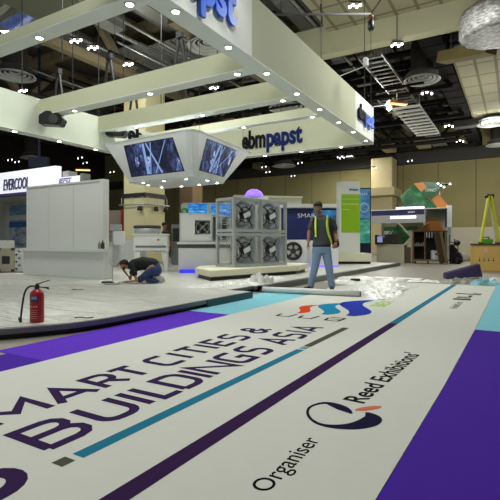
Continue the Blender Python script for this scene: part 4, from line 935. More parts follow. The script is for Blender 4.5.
def city(name):
    m = bpy.data.materials.new(name); m.use_nodes = True; nt = m.node_tree; bs = nt.nodes['Principled BSDF']; N = nt.nodes; L = nt.links
    tc = N.new('ShaderNodeTexCoord'); out = None
    for (sc, rot, wgt) in (((9, 9, 4), (.3, .5, .2), .55), ((3.2, 3.2, 1.2), (-.5, .35, .6), .75), ((22, 22, 14), (.6, -.4, .3), .35)):
        mp = N.new('ShaderNodeMapping'); mp.inputs['Rotation'].default_value = rot; mp.inputs['Scale'].default_value = sc
        v = N.new('ShaderNodeTexVoronoi'); v.distance = 'CHEBYCHEV'; v.inputs['Scale'].default_value = 1; L.new(tc.outputs['Object'], mp.inputs[0]); L.new(mp.outputs[0], v.inputs['Vector'])
        sp = N.new('ShaderNodeSeparateColor'); L.new(v.outputs['Color'], sp.inputs[0])
        mu = N.new('ShaderNodeMath'); mu.operation = 'MULTIPLY'; mu.inputs[1].default_value = wgt; L.new(sp.outputs[0], mu.inputs[0])
        if out is None: out = mu.outputs[0]
        else: ad = N.new('ShaderNodeMath'); ad.operation = 'ADD'; L.new(out, ad.inputs[0]); L.new(mu.outputs[0], ad.inputs[1]); out = ad.outputs[0]
    r = N.new('ShaderNodeValToRGB'); e = r.color_ramp.elements; e[0].position = .35; e[0].color = (*lin((22, 26, 48)), 1); e[1].position = 1; e[1].color = (*lin((190, 200, 215)), 1)
    for p, c in ((.65, (48, 58, 96)), (.88, (86, 104, 158)), (.95, (70, 110, 190))): k = e.new(p); k.color = (*lin(c), 1)
    hf = N.new('ShaderNodeMath'); hf.operation = 'MULTIPLY'; hf.inputs[1].default_value = .78; L.new(out, hf.inputs[0]); L.new(hf.outputs[0], r.inputs[0])
    L.new(r.outputs[0], bs.inputs['Emission Color']); bs.inputs['Emission Strength'].default_value = .9; bs.inputs['Base Color'].default_value = (.01, .01, .015, 1); bs.inputs['Roughness'].default_value = .25
    return m
citym = city('city_screen_image')
def screen_on(A, B, Cc, Dd, u0, u1, v0, v1, w0, w1):   # A top-left B top-right C bottom-right D bottom-left of the sloped face
    def pt(u, v):
        k = (u - u0) / (u1 - u0); f_ = (v - v0) / (v1 - v0); uu = (u0 + (u1 - u0) * k) * (1 - f_) + (w0 + (w1 - w0) * k) * f_
        a = A.lerp(B, uu); d = Dd.lerp(Cc, uu); return a.lerp(d, v)
    nrm = (B - A).cross(Dd - A).normalized()
    if nrm.z > 0: nrm = -nrm
    fr = [pt(*q) for q in ((u0 - .008, v0 - .015), (u1 + .008, v0 - .015), (u1 + .008, v1 + .015), (u0 - .008, v1 + .015))]
    b = MB(); b.add([q - nrm * .02 for q in fr] + [q + nrm * .012 for q in fr], [(0, 1, 2, 3), (7, 6, 5, 4), (0, 4, 5, 1), (1, 5, 6, 2), (2, 6, 7, 3), (3, 7, 4, 0)])
    fo = b.build('video_screen', blackp, t)
    q4 = [pt(*q) + nrm * .018 for q in ((u0, v0), (u1, v0), (u1, v1), (u0, v1))]; q5 = [q - nrm * .004 for q in q4]
    MB().add(q4 + q5, [(0, 1, 2, 3), (7, 6, 5, 4), (0, 4, 5, 1), (1, 5, 6, 2), (2, 6, 7, 3), (3, 7, 4, 0)]).build('screen_image', citym, fo)
    # bright streets crossing the picture
    b = MB()
    random.seed(4)
    for k in range(4):
        uu = u0 + (u1 - u0) * (.36, .40, .62, .50)[k]; ut = u0 + (u1 - u0) * (.40, .56, .46, .86)[k]
        wv_ = (u1 - u0) * (.022, .008, .014, .007)[k]
        p4 = [pt(ut - wv_, v0 + .01), pt(ut + wv_, v0 + .01), pt(uu + wv_ * 1.3, v1 - .01), pt(uu - wv_ * 1.3, v1 - .01)]
        b.add([q + nrm * .0185 for q in p4] + [q + nrm * .0205 for q in p4], [(0, 1, 2, 3), (7, 6, 5, 4), (0, 4, 5, 1), (1, 5, 6, 2), (2, 6, 7, 3), (3, 7, 4, 0)])
    b.build('street_picture', glow('street_glow', (120, 146, 198), .8), fo)
# left-front face (x = const side): from y high (image left) to y low
screen_on(top[8], top[0], bot[0], bot[8], .23, .84, .13, .86, .09, .93)
screen_on(top[2], top[3], bot[3], bot[2], .14, .76, .12, .84, .03, .84)
for (x, y) in ((11.35, 10.9), (11.35, 10.0), (11.4, 9.1), (12.0, 8.7), (12.7, 8.8), (12.75, 9.6), (12.75, 10.4), (12.6, 11.2), (11.9, 11.2)):
    d = MB().lathe([(.075, 0), (.075, -.012), (.05, -.014)], (x - U.x, y - U.y, 0), 14).build('downlight', white, t); MB().lathe([(.05, -.0145), (.05, -.02)], (x - U.x, y - U.y, 0), 12).build('bulb_face', glowlamp, d)
for (x, y) in ((10.9, 8.2), (10.9, 11.8), (13.4, 8.2), (13.4, 11.8)): MB().tube([(x - U.x, y - U.y, 1.32), (x - U.x, y - U.y, 9.95)], .006, 6).build('suspension_cable', dgrey, t)

t.scale = (.92, .92, .92)
# ------------------------------------------------------------------ ceiling services
tile = pattern('cream_ceiling_tiles', [(.0, (128, 121, 96)), (.3, (168, 164, 136)), (1, (176, 171, 142))], 'brick', (.33, .33, .33), 0, rough=.85)
struct(MB().box(5, 17, -13.9, 6.4, 9.3, 9.6).build('ceiling_slab', tile))
creamc = mat('cream_bulkhead', (214, 211, 178), .8, noise=.03)
struct(MB().box(17, 17.5, .55, 8.6, 8.45, 9.6).build('bulkhead_beam', creamc))
struct(MB().box(20.2, 31, -13.9, 2.3, 8.5, 8.8).build('ceiling_slab', tile))
struct(MB().box(30.5, 31.2, -13.9, 3.4, 8.1, 8.5).build('bulkhead_beam', dgrey))
def pipe(name, a, c, r, m, label, cat='pipe', group=None, box=False, h=None, hang=0):
    a = Vector(a); c = Vector(c); b = MB(); d = c - a
    if hang:
        for u in (.2, .8): b.tube([d * u, d * u + Vector((0, 0, hang - (a + d * u).z))], .015, 6)
    if box: b.bar((0, 0, 0), d, r * 2, (h or r * 2))
    else: b.tube([(0, 0, 0), d], r, 12)
    if box and (d.length > 4):
        k = 1.2; dn = d.normalized()
        while k < d.length: b.bar(dn * k, dn * (k + .06), r * 2 + .05, (h or r * 2) + .05); k += 1.2
    return tag(b.build(name, m, loc=a), label, cat, group)
ductm = mat('sooty_black_duct', (30, 29, 27), .85, noise=.2, spec=.1)
pipe('air_duct', (17.6, 2.85, 9.0), (39.5, 2.75, 8.9), .42, ductm, 'long black square duct running down the right ceiling', 'duct', box=True, h=.7)
pipe('air_duct', (17.6, 4.0, 10.2), (39.5, 4.0, 10.2), .25, steel, 'round galvanised duct beside the long black ceiling duct', 'duct')
brown = mat('olive_truss_paint', (134, 122, 92), .7, noise=.15)
def truss(name, a, c, h, r, m, label, n=6):
    a = Vector(a); c = Vector(c); d = c - a; t = thing(name, a, label, 'truss')
    MB().bar((0, 0, 0), d, r, r).build('bottom_chord', m, t); MB().bar((0, 0, h), d + Vector((0, 0, h)), r, r).build('top_chord', m, t)
    b = MB()
    for k in range(n):
        p0 = d * (k / n); p1 = d * ((k + .5) / n) + Vector((0, 0, h)); p2 = d * ((k + 1) / n); b.bar(p0, p1, r * .8); b.bar(p1, p2, r * .8)
    b.build('diagonals', m, t); return t
truss('roof_truss', (6.5, 16.0, 9.0), (38, 16.0, 9.0), 2.4, .38, brown, 'olive steel roof truss with diagonals above the left fascia', 7)
truss('roof_truss', (12.8, 10.9, 9.2), (38, 10.9, 9.2), 2.3, .38, brown, 'olive steel roof truss above the middle of the hanging frame', 6)
truss('roof_truss', (6.5, 24.0, 9.0), (38, 24.0, 9.0), 2.4, .38, brown, 'olive steel roof truss farthest left', 7)
for k, x in enumerate((23, 28.5, 33.5, 37.5)):
    truss('cross_truss', (x, 2.6, 8.3), (x, 30, 8.3), 1.0, .20, ductm, ['black cross truss nearest behind the hanging frame', 'black cross truss second behind the hanging frame', 'black cross truss third behind the hanging frame', 'black cross truss closest to the back wall'][k], 14)
# galvanised ducts upper left
sheet = mat('bright_galvanised', (150, 152, 146), .45, .35, noise=.25, scale=1.5)
for k, (y, z, r) in enumerate(((12.9, 10.6, .35), (13.9, 11.0, .28), (17.6, 10.4, .42), (8.2, 10.8, .3), (19.3, 10.9, .3))):
    pipe('air_duct', (8.0, y, z), (38, y, z), r, sheet, ['flat galvanised duct left of the middle truss', 'slim galvanised duct second left of the middle truss', 'broad galvanised duct left of the left truss', 'galvanised duct right of the middle truss', 'galvanised duct farthest left'][k], 'duct', box=True, h=r * .9)
# corrugated grey panels hanging under the deck
for k, (x, y) in enumerate(((15.5, 12.2), (19.5, 13.8), (15.0, 14.6), (21, 17.5), (20, 9.0))):
    b = MB()
    for i in range(9): b.box(0, 2.6, i * .28, i * .28 + .2, 0, .06)
    b.box(0, 2.6, 0, 2.45, .06, .1)
    tag(b.build('slatted_panel', [sheet, steel][k % 2], loc=(x, y, 9.9 + .2 * (k % 2))), 'grey slatted deck panel under the roof, ' + ['left of the middle truss, nearest one', 'left of the middle truss, second one', 'just above the broad beige column', 'farthest left one', 'right of the middle truss'][k], 'ceiling panel', 'grey slatted deck panels')
# thin conduits and pipes filling the dark zone
random.seed(21)
for k in range(26):
    y = random.uniform(3.2, 26); z = random.uniform(8.6, 11); m = random.choice([ductm, dgrey, ductm, steel])
    pipe('conduit', (random.uniform(13, 20), y, z), (39.3, y, z), random.uniform(.035, .11), m, {'sooty_black_duct': 'thin black', 'dark_grey_paint': 'thin dark grey', 'galvanised_steel': 'thin silvery'}[m.name] + ' ceiling conduit running away from the viewer', 'conduit', 'thin conduits along the ceiling')
for k in range(20):
    x = random.uniform(19, 39); z = random.uniform(7.9, 10.5); m = random.choice([ductm, ductm, dgrey])
    pipe('cross_pipe', (x, 3.5, z), (x, random.uniform(22, 34), z), random.uniform(.05, .16), m, {'sooty_black_duct': 'black', 'dark_grey_paint': 'dark grey'}[m.name] + ' ceiling pipe running across the hall', 'pipe', 'dark pipes across the ceiling')
random.seed(5)
for k in range(22):
    x = random.uniform(24, 38); y = random.uniform(4, 30); s = random.uniform(.3, .9)
    tag(MB().box(0, s * 2.2, 0, s, 0, s * .7).box(s * .9, s, .3 * s, .4 * s, s * .7, 12 - 8.6).build('ceiling_box', [ductm, dgrey, brown][k % 3], loc=(x, y, 8.0 + .6 * random.random())), ['black', 'dark grey', 'olive'][k % 3] + ' boxy unit hanging in the ceiling clutter', 'ceiling unit', 'boxy units in the ceiling clutter')
for k, x in enumerate((9.0, 12.5, 16.0, 20.0, 24.0, 28.0)):
    pipe('roof_rafter', (x, 6.6, 11.2), (x, 40, 11.2), .17, brown, 'olive steel roof rafter crossing over the hanging frame, ' + ['nearest', 'second nearest', 'third nearest', 'third farthest', 'second farthest', 'farthest'][k] + ' one', 'rafter', 'olive roof rafters', box=True, h=.5)
random.seed(31)
for k in range(9):
    y = 7.2 + k * 1.55 + random.uniform(-.2, .2); z = random.uniform(9.6, 10.8)
    pipe('sprinkler_pipe', (8 + random.uniform(0, 4), y, z), (39, y, z), random.uniform(.04, .09), sheet, 'bright silvery pipe running along the roof above the hanging frame', 'pipe', 'silvery pipes above the hanging frame')
for k, (x, y, sx, sy) in enumerate(((11.5, 14.2, 2.2, .7), (12.6, 12.0, 1.6, .6), (14.8, 8.9, 2.0, .6), (10.5, 18.2, 2.4, .8), (17.5, 18.2, 2.4, .7))):
    tag(MB().box(0, sx, 0, sy, 0, .5).box(.3, .36, .1, .16, .5, 2.0).box(sx - .4, sx - .34, .1, .16, .5, 2.0).build('duct_box', [sheet, steel][k % 2], loc=(x, y, 9.9)), 'silvery duct box hung under the roof, ' + ['over the twin cluster lamps', 'left of the lamp above the deep beam', 'above the cross beam diffuser', 'near the left air diffuser', 'far left behind the left truss'][k], 'duct')
# cable tray ladders
def tray(x0, x1, y0, y1, z, m, label):
    t = thing('cable_tray', (x0, y0, z), label, 'cable tray'); L = x1 - x0; W = y1 - y0
    MB().box(0, L, -.03, .03, 0, .12).build('side_rail', m, t); MB().box(0, L, W - .03, W + .03, 0, .12).build('side_rail', m, t)
    b = MB(); x = .2
    while x < L: b.box(x, x + .09, 0, W, .02, .06); x += .48
    b.build('rungs', sheet, t)
    b = MB(); x = 1
    while x < L: b.tube([(x, 0, .1), (x, 0, 12 - z)], .015, 6); b.tube([(x, W, .1), (x, W, 12 - z)], .015, 6); x += 3
    b.build('drop_rods', blackm, t)
tray(17.8, 37, 4.55, 5.45, 8.3, steel, 'long ladder cable tray right of the far fascia lettering')
tray(24, 37, 5.9, 6.7, 8.9, steel, 'shorter ladder cable tray left of the long one')
for k, x in enumerate((24.2, 25.1, 26.0, 26.9, 27.8, 28.7)):
    pass
b = MB()
for k in range(10): b.box(k * .75, k * .75 + .32, 0, 1.4, 0, .05)
b.box(0, 7.1, .0, .06, .05, .10).box(0, 7.1, 1.34, 1.4, .05, .10).box(.1, .14, .0, .04, .05, 4.0).box(6.9, 6.94, 1.36, 1.4, .05, 4.0).box(.1, .14, 1.36, 1.4, .05, 4.0)
tag(b.build('louvre_panel', mat('pale_louvre', (190, 190, 184), .5), loc=(24.3, 4.3, 8.0)), 'pale slatted louvre panel under the cable tray, right of the fascia', 'louvre')
# round diffusers
def diffuser(px, py, z, R, label, drop=1.2):
    Y = (z - H) * F / (243 - py); q = camat(px, py, Y)
    t = thing('round_air_diffuser', q, label, 'air diffuser')
    for k in range(4):
        r = R * (1 - k * .24); MB().lathe([(r * .84, .06 + k * .05), (r * .86, .02 + k * .05), (r, -.03 + k * .05), (r, .0 + k * .05), (r * .84, .06 + k * .05)], n=32, cap=False).build('cone_ring', mat('pale_diffuser', (196, 198, 194), .45, .1), t)
    MB().lathe([(R * .9, .24), (R * .6, min(.45, drop - .02)), (R * .6, drop)], n=24).build('duct_neck', dgrey, t)
diffuser(15, 76, 8.2, .85, 'round ceiling air diffuser at the upper left, above the left fascia', 3.7)
diffuser(209, 46, 8.6, .85, 'round ceiling air diffuser just above the first deep cross beam', 3.3)
diffuser(422, 80, 8.0, .76, 'round ceiling air diffuser under the cable tray at the upper right', 1.95)
diffuser(492, 124, 8.0, .8, 'round ceiling air diffuser at right, upper one of the far pair', .48)
diffuser(498, 145, 8.0, .8, 'round ceiling air diffuser at the right edge, lower one of the far pair', 3.9)
diffuser(288, 108, 8.0, 1.0, 'round ceiling air diffuser seen between the far cross beams', 3.9)
diffuser(284, 166, 7.6, 1.0, 'round ceiling air diffuser below the rear fascia', 4.3)
diffuser(32, 158, 7.2, .8, 'round ceiling air diffuser under the left fascia', 4.8)
# foil insulated big duct end
q = camat(497, 30, 14.2)
t = thing('insulated_duct', q, 'large foil wrapped duct drum hanging at the upper right corner', 'duct')
foil = pattern('crinkled_foil', [(.3, (96, 95, 92)), (.5, (150, 148, 144)), (.7, (215, 214, 212))], 'noise', (7, 7, 22), rough=.45)
MB().lathe([(.4, .95), (1.02, .62), (1.10, .50), (1.10, -.1), (1.02, -.2), (.9, -.22)], n=12).build('foil_drum', foil, t)
MB().lathe([(.4, .7), (.42, 1.6)], n=12).box(-.3, 3, -.35, .35, .5, 1.1).build('foil_neck', mat('dull_foil', (104, 104, 98), .5, .3), t)
pipe('lagged_duct', camat(442, 58, 17.6), camat(492, 48, 15.6), .26, mat('yellow_lagging', (128, 114, 70), .8, noise=.2), 'yellowish lagged duct below the foil wrapped drum', 'duct', box=True, h=.4, hang=12)
for k in range(3):
    pipe('grey_pipe', camat(448, 28 + 9 * k, 18.5), camat(482, 21 + 9 * k, 17.0), .12, steel, 'short grey pipe beside the foil drum, ' + ['topmost of three', 'middle one of three', 'lowest of three'][k], 'pipe', 'short grey pipes beside the foil drum', hang=12)
b = MB()
q = camat(434, 29, 18.2)
for i in range(3):
    for j in range(5): b.box(i * .28, i * .28 + .2, j * .28, j * .28 + .22, 0, .05)
tag(b.build('grille', mat('pale_louvre', (190, 190, 184), .5), loc=q + Vector((-.1, -.9, 0))), 'pale square ceiling grille left of the foil wrapped drum', 'grille')
# hoist spreader with chain hoist
q = camat(371, 14, 12.5)
t = thing('chain_hoist', q, 'black chain hoist hanging from a long spreader bar at upper middle', 'hoist')
MB().bar((0, 0, 0), camat(262, 14.5, 10.5) - q, .045).build('spreader_bar', blackm, t)
MB().bar((0, 0, 0), camat(390, -14, 12.5) - q, .04).build('sling', blackm, t)
MB().sphere((0, 0, -.08), .08, 12).build('hook', mat('rusty_hook', (120, 70, 40), .5), t)
MB().lathe([(.05, -.16), (.085, -.2), (.09, -.4), (.06, -.46)], n=12).build('motor', blackp, t)
MB().tube([(0, 0, -.45), (0, 0, -2.4)], .01, 6).build('chain', blackm, t)
b = MB(); a0 = camat(292, -8, 13.5); b.bar((0, 0, 0), camat(322, 25, 13.5) - a0, .06); b.bar(camat(322, 25, 13.5) - a0, camat(321, 4, 13.5) - a0, .05)
tag(b.build('bent_bracket', dgrey, loc=a0), 'thin grey angled bracket in front of the cream slab', 'bracket')
# cluster lamps
def clamp(px, py, z, label, group=None, m=glowlamp, n=4, s=1.0):
    Y = (z - H) * F / (243 - py); q = camat(px, py, Y); t = thing('cluster_lamp', q, label, 'ceiling lamp', CAMROT, group)
    MB().box(-.26 * s, .26 * s, -.1, .1, .06, .12).build('housing', dgrey, t)
    for k in range(n):
        MB().sphere(((-.24 + .48 * k / (n - 1)) * s, 0, -.03 + .06 * (k % 2)), .062 * s, 10).build('bulb', m, t)
    MB().tube([(0, 0, .12), (0, 0, 12 - q.z)], .012, 6).build('drop_rod', blackm, t)
LL = [(76, 41, 8.6, 'upper left one of the two neighbouring cluster lamps over the first cross beams'), (93, 48, 8.6, 'right one of the two neighbouring cluster lamps over the first cross beams'), (128, 64.5, 8.6, 'cluster lamp just above the first deep cross beam'), (23, 91, 8.4, 'cluster lamp beside the left air diffuser'), (214, 88, 8.4, 'cluster lamp seen between the two deep cross beams'), (355, 6, 9.0, 'cluster lamp beside the chain hoist at the top'), (397, 45, 8.2, 'cluster lamp below the cream bulkhead beam')]
for x, y, z, l in LL: clamp(x, y, z, l, s=.75)
for x, y, z, l in ((427, 93, 7.9, 'twin lamp below the upper right diffuser'), (449, 126, 8, 'twin lamp beside the long black duct, middle of the row'), (460, 141, 8, 'twin lamp fourth along the long black duct'), (469, 156, 8, 'twin lamp last along the long black duct')): clamp(x, y, z, l, m=glow('violet_lamp_glow', (255, 225, 245), 9), n=3, s=.9)
FAR = ['above the beige ledge column', 'above the man in the vest', 'above the green totem', 'left of the man, lower one', 'left of the man under the rear fascia', 'beside the lamp above the man', 'leftmost above the left booth sign', 'second from left above the left booth sign', 'above the gap between the two booth signs', 'above the second booth sign, left one', 'above the second booth sign, right one', 'left of the broad beige column', 'between the lamps left of the man', 'right of the lamp below the rear fascia', 'under the hanging screen unit']
for kk, (x, y, z) in enumerate(((410, 161, 7), (342, 158, 7), (374, 168, 7), (293, 176, 7), (264, 167, 7), (340, 157, 6.8), (10, 160, 7), (17, 162, 7), (45, 170, 6.6), (80, 158, 7), (85, 163, 7), (112, 172, 7), (300, 163, 7), (268, 172, 7), (200, 196, 6))):
    clamp(x, y, z, 'small far ceiling lamp ' + FAR[kk], 'small far ceiling lamps', m=glowcool, n=2, s=.6)
def tubelamp(px, py, z, L, label, rot=None):
    Y = (z - H) * F / (243 - py); q = camat(px, py, Y); t = thing('tube_lamp', q, label, 'ceiling lamp', CAMROT + (rot or 0))
    MB().box(-L / 2, L / 2, -.14, .14, .02, .12).build('reflector', mat('copper_reflector', (150, 104, 62), .5), t); MB().tube([(-L / 2, 0, 0), (L / 2, 0, 0)], .06, 8).build('tube', gloworange, t)
    MB().tube([(0, 0, .12), (0, 0, 12 - q.z)], .012, 6).build('drop_rod', blackm, t)
tubelamp(397, 104, 7.6, .95, 'orange glowing tube lamp right of the floodlight', .3)
tubelamp(257, 128, 7.6, 1.1, 'orange tube lamp seen left under the far cross beam', .2)
tubelamp(321, 120, 7.6, .9, 'orange tube lamp seen right under the far cross beam', .2)
tubelamp(83, 170, 6.4, 1.0, 'orange tube lamp above the second booth sign', .2)
tubelamp(403, 103.5, 8.6, .5, 'short orange tube lamp at the end of the cable tray', .3)
# blue skylight top left
q = camat(20, 22, 15.5)
t = thing('skylight_panel', q, 'blue lit ceiling opening framed by pale truss tubes at the upper left', 'skylight')
b = MB(); P = [camat(x, y, Y) - q for (x, y), Y in (((-6, 22), 15.5), ((20, 7), 15.5), ((42, 16), 15.5), ((14, 34), 15.5))]
b.add(P + [v + Vector((0, 0, .05)) for v in P], [(0, 1, 2, 3), (7, 6, 5, 4), (0, 4, 5, 1), (1, 5, 6, 2), (2, 6, 7, 3), (3, 7, 4, 0)])
b.build('blue_pane', pattern('blue_haze', [(.35, (60, 76, 124)), (.52, (92, 106, 160)), (.7, (190, 200, 225))], 'noise', (2.2, 2.2, 2.2), emit=.35), t)
b = MB()
for i in range(4): b.bar(P[i] - Vector((0, 0, .1)), P[(i + 1) % 4] - Vector((0, 0, .1)), .16)
b.bar(P[0] + Vector((-.2, .3, 0)), P[1] + Vector((-.2, .3, .3)), .3); b.build('frame', sheet, t)
q = camat(45, 4, 13)
tag(MB().box(-1.0, 1.0, -1, 1, 0, .5).build('ceiling_box', mat('olive_grey_panel', (112, 116, 96), .8), loc=q), 'olive grey square panel right of the blue skylight', 'ceiling panel')
# long straight duct tubes under deck near column (dark left region)
for k, (px, py, Y, wd, h) in enumerate(((38, 162, 24, 1.0, .55),)):
    q = camat(px, py, Y); tag(MB().box(-wd / 2, wd / 2, 0, .3, -h / 2, h / 2).box(-.05, .05, .1, .2, h / 2, 7).build('hanging_screen', mat('dark_navy_screen', (30, 38, 58), .4), loc=q, rotz=CAMROT), 'dark navy hanging panel above the left booth signs', 'panel')

# ------------------------------------------------------------------ people
def blob(name, parts, voxel, m, parent, smooth=2, n=12):
    """one continuous surface grown from tapered limbs and ellipsoids"""
    mb = MB()
    for p in parts:
        if p[0] == 'c':      # tapered capsule chain: [(pt, r), ...]
            pts = [q[0] for q in p[1]]; rs = [q[1] for q in p[1]]; mb.tube(pts, rs, n)
            for q, r in p[1]: mb.sphere(q, r * .995, 12)
        elif p[0] == 'e': mb.sphere(p[1], 1, 16, 0, p[2])
        elif p[0] == 't':    # torso rings (centre, rx, ry) stacked
            rg = []; 
            for c, rx, ry in p[1]:
                for k in range(20):
                    a = 2 * PI * k / 20; ca, sa = math.cos(a), math.sin(a); ax = p[2] if len(p) > 2 else 0
                    v = Vector((rx * ca, ry * sa, 0)); 
                    if ax: v = Matrix.Rotation(ax, 3, 'Y') @ v
                    rg.append(Vector(c) + v)
            L = len(p[1]); fs = [(i * 20 + k, i * 20 + (k + 1) % 20, (i + 1) * 20 + (k + 1) % 20, (i + 1) * 20 + k) for i in range(L - 1) for k in range(20)] + [list(range(20))[::-1], list(range((L - 1) * 20, L * 20))]
            mb.add(rg, fs)
    o = mb.build(name, m)
    md = o.modifiers.new('r', 'REMESH'); md.mode = 'VOXEL'; md.voxel_size = voxel; md.use_smooth_shade = True
    ms = o.modifiers.new('s', 'SMOOTH'); ms.factor = .5; ms.iterations = smooth
    me = evaluated(o, name); me.materials.clear(); me.materials.append(m)
    for p in me.polygons: p.use_smooth = True
    o = bpy.data.objects.new(name, me); COL.objects.link(o); o.parent = parent; return o
def V(*a): return Vector(a)
def hand(w, d, palm_n, curl=.5, s=1.0, flip=1):
    """w wrist, d direction of fingers, palm_n palm normal; returns capsule parts"""
    w = Vector(w); d = Vector(d).normalized(); nn = Vector(palm_n); nn = (nn - d * nn.dot(d)).normalized(); sd = d.cross(nn).normalized() * flip
    P = []
    for k, (o_, L) in enumerate(((-.030, .070), (-.010, .078), (.010, .074), (.029, .058))):
        k0 = w + d * .02 * s + sd * o_ * .6 * s; k1 = w + d * .088 * s + sd * o_ * s
        k2 = k1 + (d * math.cos(curl * .6) + nn * math.sin(curl * .6)) * L * .5 * s; k3 = k2 + (d * math.cos(curl * 1.6) + nn * math.sin(curl * 1.6)) * L * .5 * s
        P.append(('c', [(k0, .015 * s), (k1, .0115 * s), (k2, .0095 * s), (k3, .008 * s)]))
    t0 = w + d * .02 * s - sd * .02 * s; t1 = w + d * .055 * s - sd * .05 * s + nn * .012 * s; t2 = t1 + (d * .8 + nn * .4 - sd * .15).normalized() * .04 * s
    P.append(('c', [(t0, .015 * s), (t1, .012 * s), (t2, .009 * s)])); return P
skin_m = mat('brown_skin', (152, 104, 78), .55, noise=.05); hairm = mat('black_hair', (20, 17, 16), .7, noise=.2, scale=40)
skin2 = mat('tan_skin', (176, 124, 96), .55, noise=.05)
def head_parts(c, f, up, s=1.0):
    """c centre of skull, f facing direction, up head axis"""
    c = Vector(c); f = Vector(f).normalized(); up = Vector(up); up = (up - f * up.dot(f)).normalized(); r = f.cross(up).normalized()
    M = Matrix((r, f, up)).transposed()
    def q(x, y, z): return c + M @ Vector((x, y, z)) * s
    P = [('c', [(q(0, -.02, .03), .082 * s), (q(0, .02, .035), .076 * s)]), ('c', [(q(0, .02, -.02), .066 * s), (q(0, .045, -.065), .045 * s), (q(0, .06, -.085), .028 * s)]),
         ('c', [(q(0, .082, .012), .010 * s), (q(0, .108, -.022), .014 * s)]), ('c', [(q(-.022, .082, -.052), .010 * s), (q(.022, .082, -.052), .010 * s)]),
         ('c', [(q(-.04, .072, .028), .010 * s), (q(.04, .072, .028), .010 * s)])]
    for sx in (-1, 1): P.append(('c', [(q(sx * .076, -.005, .015), .014 * s), (q(sx * .078, .0, -.02), .011 * s)]))
    return P, q, M
def face_bits(q, M, root, s=1.0):
    for sx in (-1, 1):
        o = MB().sphere(q(sx * .030, .079, .010), .011 * s, 10).build('eye', mat('eye_white', (210, 205, 195), .3), root)
        MB().sphere(q(sx * .030, .087, .010), .006 * s, 8).build('pupil', blackp, o)
    b = MB(); 
    for sx in (-1, 1): b.tube([q(sx * .014, .088, .032), q(sx * .048, .074, .034)], .005 * s, 6)
    b.build('eyebrows', hairm, root)
    MB().tube([q(-.02, .091, -.052), q(0, .093, -.051), q(.02, .091, -.052)], .004 * s, 6).build('mouth', mat('lip', (110, 62, 54), .5), root)

# --- standing man with hi-vis vest (local x = image right, y = away, z up)
mp_ = camat(321, 243, 8.98); mp_.z = ZS - .10
man = thing('person', (mp_.x, mp_.y, .0), 'person walking in a grey polo, blue jeans and a black vest with yellow reflective straps', 'person', CAMROT)
hc = V(-.07, -.03, 1.635); hf = V(-.42, -.8, -.42)
HP, hq, HM = head_parts(hc, hf, (0, -.1, 1), 1.02)
WL, WR = V(-.255, -.05, .955), V(.275, -.13, .935)
EL, ER = V(-.235, .02, 1.13), V(.30, .06, 1.12)
SL, SR = V(-.165, .0, 1.385), V(.245, .0, 1.375)
body = HP + [('c', [(hc + V(.02, .03, -.06), .058), (V(.0, .02, 1.45), .056), (V(.03, .0, 1.38), .07)]),
    ('t', [(V(.03, 0, 1.38), .15, .09), (V(.03, 0, 1.2), .165, .10), (V(.02, 0, 1.0), .145, .095), (V(.01, 0, .88), .15, .10)]),
    ('c', [(SL, .05), (EL, .040), (WL, .027)]), ('c', [(SR, .05), (ER, .040), (WR, .027)]),
    ('c', [(V(-.07, 0, .86), .08), (V(-.115, -.02, .50), .05), (V(-.20, .02, .10), .034)]), ('c', [(V(.10, 0, .86), .08), (V(.15, -.03, .49), .05), (V(.215, 0, .10), .034)])]
body += hand(WL, (-.25, -.25, -1), (1, -.3, 0), .55, 1.0, 1) + hand(WR, (-.35, -.7, -.45), (-.6, .3, -.6), .9, 1.0, -1)
blob('body', body, .008, skin_m, man)
face_bits(hq, HM, man, 1.02)
blob('hair', [('c', [(hq(0, -.035, .048), .088), (hq(0, .012, .060), .080)]), ('c', [(hq(-.05, -.02, .03), .048), (hq(.05, -.02, .03), .048)]), ('c', [(hq(-.03, .05, .085), .035), (hq(.03, .05, .085), .035)])], .009, hairm, man, 1)
polo = mat('charcoal_polo', (68, 70, 72), .85, noise=.08)
blob('polo_shirt', [('t', [(V(.035, 0, 1.44), .09, .075), (V(.04, 0, 1.40), .175, .105), (V(.035, 0, 1.25), .195, .125), (V(.025, 0, 1.05), .175, .12), (V(.012, 0, .90), .185, .13), (V(.012, 0, .86), .188, .132)]),
    ('c', [(SL + V(.03, 0, 0), .075), (SL * .45 + EL * .55, .066)]), ('c', [(SR + V(-.03, 0, 0), .075), (SR * .45 + ER * .55, .066)]), ('c', [(V(-.02, .01, 1.45), .06), (V(.05, .01, 1.445), .06)])], .012, polo, man)
denim = mat('faded_blue_denim', (122, 146, 172), .85, noise=.16, scale=9)
blob('jeans', [('t', [(V(.012, 0, .90), .172, .122), (V(.012, 0, .82), .185, .132), (V(.012, 0, .74), .17, .12)]),
    ('c', [(V(-.075, 0, .80), .105), (V(-.115, -.02, .50), .080), (V(-.165, .0, .28), .070), (V(-.20, .02, .09), .068)]), ('c', [(V(.10, 0, .80), .105), (V(.15, -.03, .49), .080), (V(.18, -.01, .28), .072), (V(.215, 0, .09), .070)])], .013, denim, man)
MB().lathe([(1, -.022), (1.02, -.02), (1.02, .02), (1, .022)], (.012, 0, .885), 28, 0, Matrix.Diagonal((.182, .130, 1))).build('belt', blackp, man)
shoe = mat('black_shoe', (24, 24, 28), .5)
blob('shoe', [('c', [(V(-.19, .03, .045), .045), (V(-.26, -.03, .04), .042), (V(-.33, -.08, .035), .036)])], .009, shoe, man)
blob('shoe', [('c', [(V(.215, .03, .045), .045), (V(.205, -.05, .04), .043), (V(.20, -.13, .035), .037)])], .009, shoe, man)
